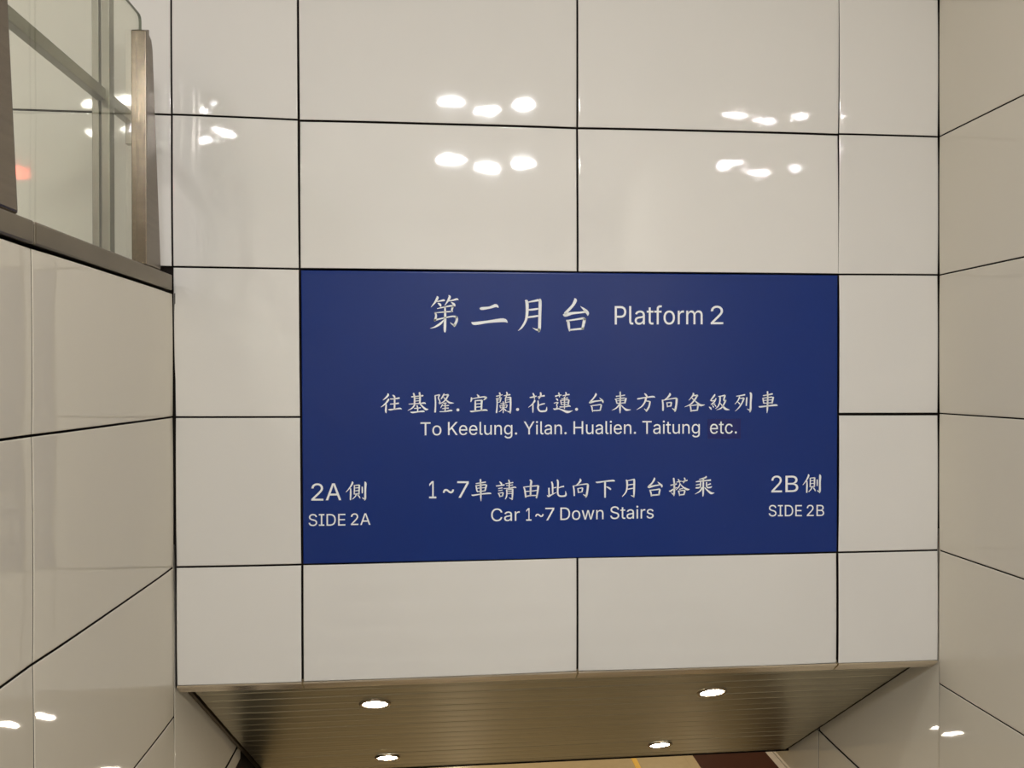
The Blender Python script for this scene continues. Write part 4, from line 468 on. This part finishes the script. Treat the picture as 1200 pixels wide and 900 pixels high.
        ('word', '8364 -4391 8316 -4386 8274 -4372 8240 -4351 8215 -4323 8198 -4289 8191 -4251 8253 -4251 8258 -4277 8270 -4298 8288 -4314 8311 -4326 8336 -4333 8364 -4336 8394 -4334 8422 -4326 8445 -4314 8462 -4297 8474 -4276 8477 -4252 8474 -4231 8465 -4215 8450 -4201 8431 -4190 8409 -4180 8384 -4172 8327 -4155 8275 -4134 8236 -4107 8222 -4090 8212 -4071 8206 -4050 8204 -4027 8209 -3989 8226 -3956 8251 -3929 8284 -3910 8323 -3898 8367 -3894 8412 -3899 8450 -3912 8482 -3933 8507 -3960 8523 -3991 8529 -4027 8470 -4026 8466 -4009 8460 -3994 8450 -3981 8437 -3969 8405 -3954 8365 -3948 8337 -3950 8312 -3958 8291 -3969 8276 -3985 8266 -4004 8263 -4025 8267 -4047 8278 -4065 8294 -4079 8313 -4090 8334 -4098 8353 -4105 8402 -4119 8446 -4134 8468 -4145 8490 -4159 8508 -4177 8523 -4198 8533 -4223 8536 -4254 8531 -4291 8515 -4325 8491 -4353 8457 -4374 8414 -4387|8600 -4386 8600 -4332 8681 -4334 8682 -3960 8601 -3958 8601 -3904 8823 -3908 8822 -3962 8742 -3961 8741 -4335 8822 -4336 8822 -4390|9055 -4393 8940 -4392 8940 -4338 9051 -4339 9104 -4335 9147 -4318 9180 -4291 9204 -4255 9218 -4208 9223 -4154 9218 -4100 9204 -4054 9181 -4017 9149 -3989 9108 -3972 9057 -3965 8938 -3964 8938 -3910 9061 -3912 9095 -3914 9126 -3920 9154 -3929 9180 -3942 9203 -3958 9223 -3978 9240 -4000 9255 -4026 9266 -4054 9275 -4085 9279 -4119 9281 -4155 9279 -4191 9274 -4225 9266 -4256 9255 -4284 9240 -4309 9222 -4332 9201 -4350 9178 -4366 9151 -4379 9122 -4387 9090 -4392;8967 -3910 8967 -4392 8907 -4391 8907 -3909|9375 -4398 9375 -3916 9666 -3921 9666 -3975 9435 -3971 9435 -4129 9650 -4132 9650 -4186 9435 -4183 9435 -4345 9668 -4349 9668 -4403'),
        ('word', '9886 -4403 9886 -4358 10050 -4189 10097 -4138 10113 -4117 10124 -4097 10131 -4076 10134 -4055 10131 -4030 10121 -4010 10107 -3993 10088 -3981 10066 -3973 10040 -3971 10014 -3973 9991 -3982 9972 -3995 9958 -4013 9950 -4036 9947 -4062 9887 -4061 9892 -4021 9907 -3986 9931 -3957 9962 -3935 10000 -3922 10042 -3918 10083 -3922 10120 -3936 10150 -3958 10173 -3985 10188 -4018 10192 -4054 10190 -4080 10183 -4106 10169 -4132 10149 -4161 10120 -4195 10082 -4235 9971 -4347 9971 -4351 10200 -4352 10200 -4406|10320 -4407 10320 -3926 10495 -3928 10542 -3933 10580 -3946 10609 -3966 10630 -3992 10643 -4023 10647 -4057 10644 -4085 10636 -4107 10623 -4125 10607 -4139 10587 -4150 10566 -4157 10566 -4162 10590 -4166 10613 -4178 10634 -4195 10651 -4218 10662 -4247 10666 -4281 10662 -4316 10649 -4347 10627 -4373 10595 -4393 10553 -4405 10500 -4409;10382 -4354 10499 -4355 10525 -4354 10548 -4350 10566 -4343 10581 -4334 10599 -4310 10606 -4281 10602 -4257 10593 -4236 10578 -4217 10557 -4203 10532 -4194 10502 -4191 10383 -4190;10383 -4138 10492 -4139 10518 -4137 10541 -4129 10560 -4117 10575 -4101 10584 -4081 10587 -4058 10581 -4028 10564 -4004 10535 -3988 10494 -3982 10383 -3981'),
    ],
}

SIGN_C = Vector((0.5654, 0.0, 1.4563))
sign = panel('sign_board', ((-0.5716 - SIGN_C.x, 0.8568 - SIGN_C.z), (1.6947 - SIGN_C.x, 0.8560 - SIGN_C.z),
                            (1.6988 - SIGN_C.x, 2.0561 - SIGN_C.z), (-0.5770 - SIGN_C.x, 2.0535 - SIGN_C.z)),
             to_front, M_BLUE, None, gap=(0.005, 0.005, 0.0038, 0.0045), ky=0.0, kx=0.0, thick=0.018)
sign.location = SIGN_C
tag(sign, 'blue platform direction sign with white Chinese and English lettering set in white wall', 'sign')

def catmull(pts, sub=4):
    if len(pts) < 3:
        return pts
    out = []
    P = [pts[0]] + pts + [pts[-1]]
    for i in range(1, len(P) - 2):
        p0, p1, p2, p3 = P[i - 1], P[i], P[i + 1], P[i + 2]
        for k in range(sub):
            t = k / sub
            out.append(tuple(0.5 * (2 * p1[a] + (p2[a] - p0[a]) * t + (2 * p0[a] - 5 * p1[a] + 4 * p2[a] - p3[a]) * t * t +
                                    (3 * p1[a] - p0[a] - 3 * p2[a] + p3[a]) * t ** 3) for a in range(3)))
    out.append(pts[-1])
    return out

def brush(bm, pts, y):
    pts = catmull(pts)
    L, Rr = [], []
    n = len(pts)
    for i, (x, z, w) in enumerate(pts):
        a = pts[max(0, i - 1)]; b = pts[min(n - 1, i + 1)]
        dx, dz = b[0] - a[0], b[1] - a[1]
        l = math.hypot(dx, dz) or 1e-9
        nx, nz = -dz / l, dx / l
        h = max(w, 0.0004) / 2
        L.append(bm.verts.new((x + nx * h, y, z + nz * h)))
        Rr.append(bm.verts.new((x - nx * h, y, z - nz * h)))
    for i in range(n - 1):
        bm.faces.new([L[i], L[i + 1], Rr[i + 1], Rr[i]])
    # rounded ends
    for (i, j, s) in ((0, 1, -1), (n - 1, n - 2, 1)):
        x, z, w = pts[i]
        dx, dz = x - pts[j][0], z - pts[j][1]
        l = math.hypot(dx, dz) or 1e-9
        tip = bm.verts.new((x + dx / l * w * 0.3, y, z + dz / l * w * 0.3))
        bm.faces.new([L[i], tip, Rr[i]])

def winding(px, pz, loops):
    w = 0
    for lp in loops:
        n = len(lp)
        for i in range(n):
            (x0, z0), (x1, z1) = lp[i], lp[(i + 1) % n]
            if (z0 <= pz) != (z1 <= pz):
                t = (x1 - x0) * (pz - z0) - (px - x0) * (z1 - z0)
                if z1 > z0 and t > 0: w += 1
                if z1 < z0 and t < 0: w -= 1
    return w

def fill_glyph(bm, loops, y):
    """fill one letter by the non-zero rule"""
    pts, edges = [], []
    for lp in loops:
        o = len(pts); n = len(lp)
        pts += [Vector(p) for p in lp]
        edges += [(o + i, o + (i + 1) % n) for i in range(n)]
    vo, _, fo, _, _, _ = delaunay_2d_cdt(pts, edges, [], 0, 1e-6)
    vs = [bm.verts.new((p[0], y, p[1])) for p in vo]
    for f in fo:
        cx = sum(vo[i][0] for i in f) / len(f); cz = sum(vo[i][1] for i in f) / len(f)
        if winding(cx, cz, loops):
            bm.faces.new([vs[i] for i in f])
    for q in vs:
        if not q.link_faces: bm.verts.remove(q)

LINE_LABEL = {'h1': 'large brush style heading characters', 'h2': 'English heading words Platform 2',
              'l1': 'row of brush style characters naming the towns', 'l2': 'English row To Keelung. Yilan. Hualien. Taitung',
              'et': 'letters etc. on the darker patch', 'l3': 'brush style row beginning 1~7', 'l4': 'English row Car 1~7 Down Stairs',
              'a1': 'side 2A heading at left', 'a2': 'SIDE 2A in English', 'b1': 'side 2B heading at right', 'b2': 'SIDE 2B in English'}
patch = box('patch', 1.1165 - SIGN_C.x, 1.262 - SIGN_C.x, -0.0012, -0.0002, -0.2475 + 1.6 - SIGN_C.z, -0.1640 + 1.6 - SIGN_C.z, M_PATCH, sign)
patch['label'] = 'slightly darker blue film patch'
for key, items in LETTERING.items():
    y = -0.0022 if key == 'et' else -0.0010
    row = bpy.data.objects.new('lettering', None)
    COL.objects.link(row); row.parent = sign; row.empty_display_size = 0.05
    row['label'] = LINE_LABEL[key]
    for kind, data in items:
        bm = bmesh.new()
        if kind == 'character':
            for s_ in data.split(';'):
                v = [int(t) * 1e-4 for t in s_.split()]
                brush(bm, [(v[i], v[i + 1], v[i + 2]) for i in range(0, len(v), 3)], y)
        else:
            for gl in data.split('|'):
                loops = []
                for s_ in gl.split(';'):
                    v = [int(t) * 1e-4 for t in s_.split()]
                    loops.append([(v[i], v[i + 1]) for i in range(0, len(v), 2)])
                fill_glyph(bm, loops, y)
        bm.normal_update()
        for f in bm.faces:
            if f.normal.y > 0: f.normal_flip()
        name = 'character' if kind == 'character_latin' else kind
        me = bpy.data.meshes.new(name); bm.to_mesh(me); bm.free()
        link(name, me, M_INK, row)

# ------------------------------------------------------------------ sloping slatted soffit over the stairs
SL = math.atan(0.785)
cs, sn = math.cos(SL), math.sin(SL)
S0 = Vector((0, 0.020, 0.414 - 0.785 * 0.020))
soffit = bpy.data.objects.new('ceiling_soffit', None)
bm = bmesh.new()
def sp(x, s, h):          # point on the soffit: s down the slope, h above its visible face
    return (x, S0.y + s * cs + h * sn, S0.z - s * sn + h * cs)
S_END = 1.805
vsb = [bm.verts.new(sp(x, s, h)) for x in (XL + 0.002, XR - 0.002) for s in (0.0, S_END) for h in (0.016, 0.030)]
for f in [(0, 1, 3, 2), (4, 6, 7, 5), (0, 4, 5, 1), (2, 3, 7, 6), (0, 2, 6, 4), (1, 5, 7, 3)]:
    bm.faces.new([vsb[i] for i in f])
soffit = from_bm('ceiling_soffit', bm, M_TRIM)
tag(soffit, kind='structure')
PITCH = 0.1
slat_me = None
ns = int(S_END / PITCH)
for k in range(ns):
    prof = [(0.0, 0.014), (0.0, 0.003), (0.003, 0.0), (0.030, 0.0006), (0.060, 0.0006), (0.092, 0.0), (0.095, 0.003), (0.095, 0.014)]
    if slat_me is None:
        b2 = bmesh.new()
        A = [b2.verts.new((XL + 0.030, s * cs + h * sn, -s * sn + h * cs)) for s, h in prof]
        B = [b2.verts.new((XR - 0.030, s * cs + h * sn, -s * sn + h * cs)) for s, h in prof]
        b2.faces.new(A); b2.faces.new(list(reversed(B)))
        for i in range(len(prof)):
            j = (i + 1) % len(prof)
            b2.faces.new([A[i], B[i], B[j], A[j]])
        o = from_bm('slat', b2, M_SLAT, soffit)
        slat_me = o.data
    else:
        o = link('slat', slat_me, None, soffit)
    s = k * PITCH + 0.004
    o.location = (0, S0.y + s * cs, S0.z - s * sn)
    o.rotation_euler = (math.radians(random.uniform(-0.9, 0.9)), 0, 0)
def soffit_bar(name, x0, x1, s0, s1, h0, h1, mat):
    b3 = bmesh.new()
    v = [b3.verts.new(sp(x, s, h)) for x in (x0, x1) for s in (s0, s1) for h in (h0, h1)]
    for f in [(0, 1, 3, 2), (4, 6, 7, 5), (0, 4, 5, 1), (2, 3, 7, 6), (0, 2, 6, 4), (1, 5, 7, 3)]:
        b3.faces.new([v[i] for i in f])
    return from_bm(name, b3, mat, soffit)
soffit_bar('edge_trim', XL + 0.002, XL + 0.018, 0.02, S_END, -0.002, 0.012, M_TRIM)
soffit_bar('edge_trim', XR - 0.030, XR - 0.004, 0.02, S_END, 0.006, 0.014, M_GAP)
soffit_bar('end_trim', XL + 0.004, XR - 0.004, S_END - 0.004, S_END + 0.006, -0.004, 0.20, M_GAP)

# ------------------------------------------------------------------ downlights
def ring_mesh(r_out, r_in, depth, seg=40):
    b = bmesh.new()
    prof = [(r_out, 0.0), (r_out, -depth * 0.5), (r_out * 0.97, -depth), ((r_out + r_in) / 2, -depth * 1.15), (r_in * 1.03, -depth), (r_in, -depth * 0.6), (r_in, 0.0)]
    rings = []
    for i in range(seg):
        a = 2 * math.pi * i / seg
        rings.append([b.verts.new((r * math.cos(a), r * math.sin(a), z)) for r, z in prof])
    for i in range(seg):
        p, q = rings[i], rings[(i + 1) % seg]
        for k in range(len(prof) - 1):
            b.faces.new([p[k], p[k + 1], q[k + 1], q[k]])
    me = bpy.data.meshes.new('trim_ring'); b.to_mesh(me); b.free()
    for f in me.polygons: f.use_smooth = True
    return me

def lens_mesh(r, z, bulge, seg=32):
    b = bmesh.new()
    prev = None
    top = b.verts.new((0, 0, z - bulge))
    for rr, zz in ((r * 0.5, z - bulge * 0.75), (r, z)):
        cur = [b.verts.new((rr * math.cos(2 * math.pi * i / seg), rr * math.sin(2 * math.pi * i / seg), zz)) for i in range(seg)]
        for i in range(seg):
            j = (i + 1) % seg
            if prev is None: b.faces.new([top, cur[j], cur[i]])
            else: b.faces.new([prev[i], prev[j], cur[j], cur[i]])
        prev = cur
    me = bpy.data.meshes.new('lens'); b.to_mesh(me); b.free()
    return me

def downlight(loc, rot, r, label, lens_mat, meshes={}, group=None):
    key = (round(r, 3), lens_mat.name)
    if key not in meshes:
        rm = ring_mesh(r, r * 0.77, 0.007); rm.materials.append(M_RING)
        lm = lens_mesh(r * 0.77, -0.002, 0.004); lm.materials.append(lens_mat)
        meshes[key] = (rm, lm)
    t = empty('downlight', loc)
    t.rotation_euler = rot
    tag(t, label, 'ceiling light', group)
    link('trim_ring', meshes[key][0], None, t)
    link('lens', meshes[key][1], None, t)
    return t

for x, y, lab in ((-0.313, 0.358, 'round downlight in the slatted soffit, upper left of the four'),
                  (1.272, 0.380, 'round downlight in the slatted soffit, upper right of the four'),
                  (-0.320, 1.200, 'round downlight in the slatted soffit, lower left beside its bottom edge'),
                  (1.254, 1.197, 'round downlight in the slatted soffit, lower right beside its bottom edge')):
    downlight((x, y, 0.414 - 0.785 * y - 0.001), (-SL, 0, 0), 0.072, lab, M_LENS_S, group='downlights in the slatted soffit')

# ------------------------------------------------------------------ glass balustrade on the ledge
GB = empty('glass_balustrade', (-1.09, -0.70, 2.021))
tag(GB, 'clear glass balustrade with tapered steel posts on the left ledge', 'balustrade')
def rel(pts, o):
    return [(a - o[0], b - o[1]) for a, b in pts]
yz = lambda u, v, d: (d, u, v)
def rounded_post(y_front, y_bot, y_top, z_top):
    """tapered steel post: a flat clamp bar and a fin that narrows upward"""
    base = (GB.location.y, GB.location.z)
    zb = 2.0212
    bar = extrude_poly('post', rel([(y_front, zb), (y_front + 0.034, zb), (y_front + 0.034, z_top + 0.006), (y_front, z_top - 0.012)], base), yz,
                       -1.112 + 1.09, -1.060 + 1.09, M_STEEL, GB, bevel=0.003)
    fin = extrude_poly('post_fin', rel([(y_front + 0.037, zb), (y_bot, zb), (y_top, z_top - 0.045), (y_top - 0.012, z_top - 0.012),
                                    (y_front + 0.05, z_top), (y_front + 0.037, z_top)], base), yz,
                       -1.104 + 1.09, -1.066 + 1.09, M_STEEL, GB, bevel=0.010)
    return bar
rounded_post(2.836 - 3.1347, 2.998 - 3.1347, 2.925 - 3.1347, 2.872)
rounded_post(1.866 - 3.1347, 2.026 - 3.1347, 1.962 - 3.1347, 2.872)
bm = bmesh.new()
gy0, gy1, gz0, gz1 = 1.86 - 3.1347 - GB.location.y, 2.866 - 3.1347 - GB.location.y, 0.0005, 2.925 - GB.location.z
pts = [(gy0, gz0), (gy1, gz0)] + [(gy1 - 0.02 + 0.02 * math.cos(a), gz1 - 0.02 + 0.02 * math.sin(a)) for a in [i * math.pi / 10 for i in range(6)]] + [(gy0, gz1)]
a = [bm.verts.new((-0.006, y, z)) for y, z in pts]
b = [bm.verts.new((0.004, y, z)) for y, z in pts]
bm.faces.new(a); bm.faces.new(list(reversed(b)))
for i in range(len(pts)):
    j = (i + 1) % len(pts)
    bm.faces.new([a[i], b[i], b[j], a[j]])
gp = from_bm('glass_pane', bm, M_GLASS, GB)
gp.data.materials.append(M_GLASS_EDGE)
for p in gp.data.polygons:
    if abs(p.normal.x) < 0.5: p.material_index = 1

# handrail behind the glass
HR = empty('handrail', (-1.19, -0.33, 2.021))
tag(HR, 'grey flat bar handrail on an upright, seen behind the glass on the left ledge', 'handrail')
hz = 2.605 - 2.021
ax = lambda x0, x1, y0, y1, z0, z1, n, mt: box(n, x0, x1, y0, y1, z0, z1, mt, HR, bevel=0.003)
ax(-0.016, 0.016, -1.55, 0.235, hz - 0.021, hz + 0.021, 'rail', M_RAIL)
ax(-0.014, 0.014, 0.209, 0.235, hz - 0.10, hz - 0.021, 'rail_return', M_RAIL)
ax(-0.030, -0.006, -0.03, 0.01, 0.0005, 1.0, 'upright', M_RAIL)
ax(0.002, 0.030, -0.03, 0.01, 0.0005, 1.0, 'upright', M_RAIL)

# ------------------------------------------------------------------ rest of the stairwell and the halls it joins
def st(name, *a):
    return tag(box(name, *a), kind='structure')
st('ceiling', -7.0, 2.30, -8.0, 0.12, 4.40, 4.50, M_CEIL)
st('floor_concourse', -7.0, -1.27, -8.0, 0.02, 1.80, 1.95, M_STONE)
st('floor_landing', -1.27, 2.15, -8.0, -6.40, 1.80, 1.95, M_STONE)
st('wall_back', -7.0, 2.30, -8.12, -8.0, 1.80, 4.40, M_CEIL)
st('wall_concourse', -7.12, -7.0, -8.0, 0.12, 1.80, 4.40, M_CEIL)
bm = bmesh.new()
nst = 30
rise, tread = (1.95 + 2.9) / nst, 0.27
pts = [(-6.40, 1.95 - 0.4)]
y = -6.40; z = 1.95
pts.append((y, z))
for k in range(nst):
    z -= rise; pts.append((y, z)); y += tread; pts.append((y, z))
pts.append((y, z - 0.05))
a = [bm.verts.new((XL + 0.002, p[0], p[1])) for p in pts]
b = [bm.verts.new((XR - 0.002, p[0], p[1])) for p in pts]
for k in range(len(pts) - 1):
    bm.faces.new([a[k], a[k + 1], b[k + 1], b[k]])
stairs = from_bm('stairs', bm, M_STONE)
tag(stairs, kind='structure')

HZ = -2.90
st('floor_platform', -8.0, 2.86, 1.2, 16.0, HZ - 0.12, HZ, M_GOLD)
st('floor_platform_brown', 2.97, 3.87, 1.2, 16.0, HZ - 0.12, HZ, M_BROWN)
st('floor_platform_beige', 2.861, 2.969, 1.2, 16.0, HZ - 0.12, HZ, M_GOLD)
st('floor_platform_edge', 3.871, 3.955, 1.2, 16.0, HZ - 0.12, HZ, M_PALE)
st('floor_platform_side', 3.97, 8.0, 1.2, 16.0, HZ - 0.12, HZ, M_PALE)
t = box('tactile_strip', 2.215, 2.275, 1.75, 15.9, HZ + 0.0005, HZ + 0.006, M_YELLOW)
tag(t, 'yellow strip running along the warm platform floor below', 'floor strip')
st('ceiling_platform', -8.0, 8.0, 1.66, 16.0, -0.55, -0.45, M_CEIL)
st('wall_platform_far', -8.0, 8.0, 16.0, 16.1, HZ, -0.45, M_GOLD)
st('wall_platform_left', -8.1, -8.0, 1.2, 16.0, HZ, -0.45, M_GOLD)
st('wall_platform_right', 8.0, 8.1, 1.2, 16.0, HZ, -0.45, M_GOLD)

# ceiling downlights of the halls (out of frame; the panels mirror only the rear row)
hall = [(0.10, -5.20), (0.53, -5.50), (1.00, -5.25),
        (-3.15, -5.25), (-3.62, -5.40), (-4.9, -5.3),
        (0.55, -1.85), (-2.6, -2.0), (-4.2, -2.0), (-5.8, -2.0)]  # front row added for light, set where no panel mirrors it
for x, y in hall:
    t = downlight((x, y, 4.399), (0, 0, 0), 0.185, 'large unseen round downlight in the concourse ceiling', M_LENS_C if x < -2 else (M_LENS_NEAR_FILL if y > -3 else M_LENS), group='downlights in the concourse ceiling')
for x, y in ((0.2, 4.0), (0.2, 6.5), (3.2, 5.0), (3.2, 8.0), (-3.0, 5.0), (0.2, 9.5)):  # unseen lamps added to make the platform floor bright
    downlight((x, y, -0.551), (0, 0, 0), 0.17, 'added unseen downlight brightening the platform floor', M_LENS_HALL_FILL, group='added downlights in the platform ceiling')
t = empty('indicator_lamp', (-5.35, -7.0, 4.399))
tag(t, 'small red indicator lamp under the concourse ceiling', 'lamp')
box('housing', -0.14, 0.14, -0.05, 0.05, -0.20, 0.0, M_TRIM, t, bevel=0.01)
box('lens', -0.11, 0.11, 0.0505, 0.056, -0.18, -0.04, M_RED, t)
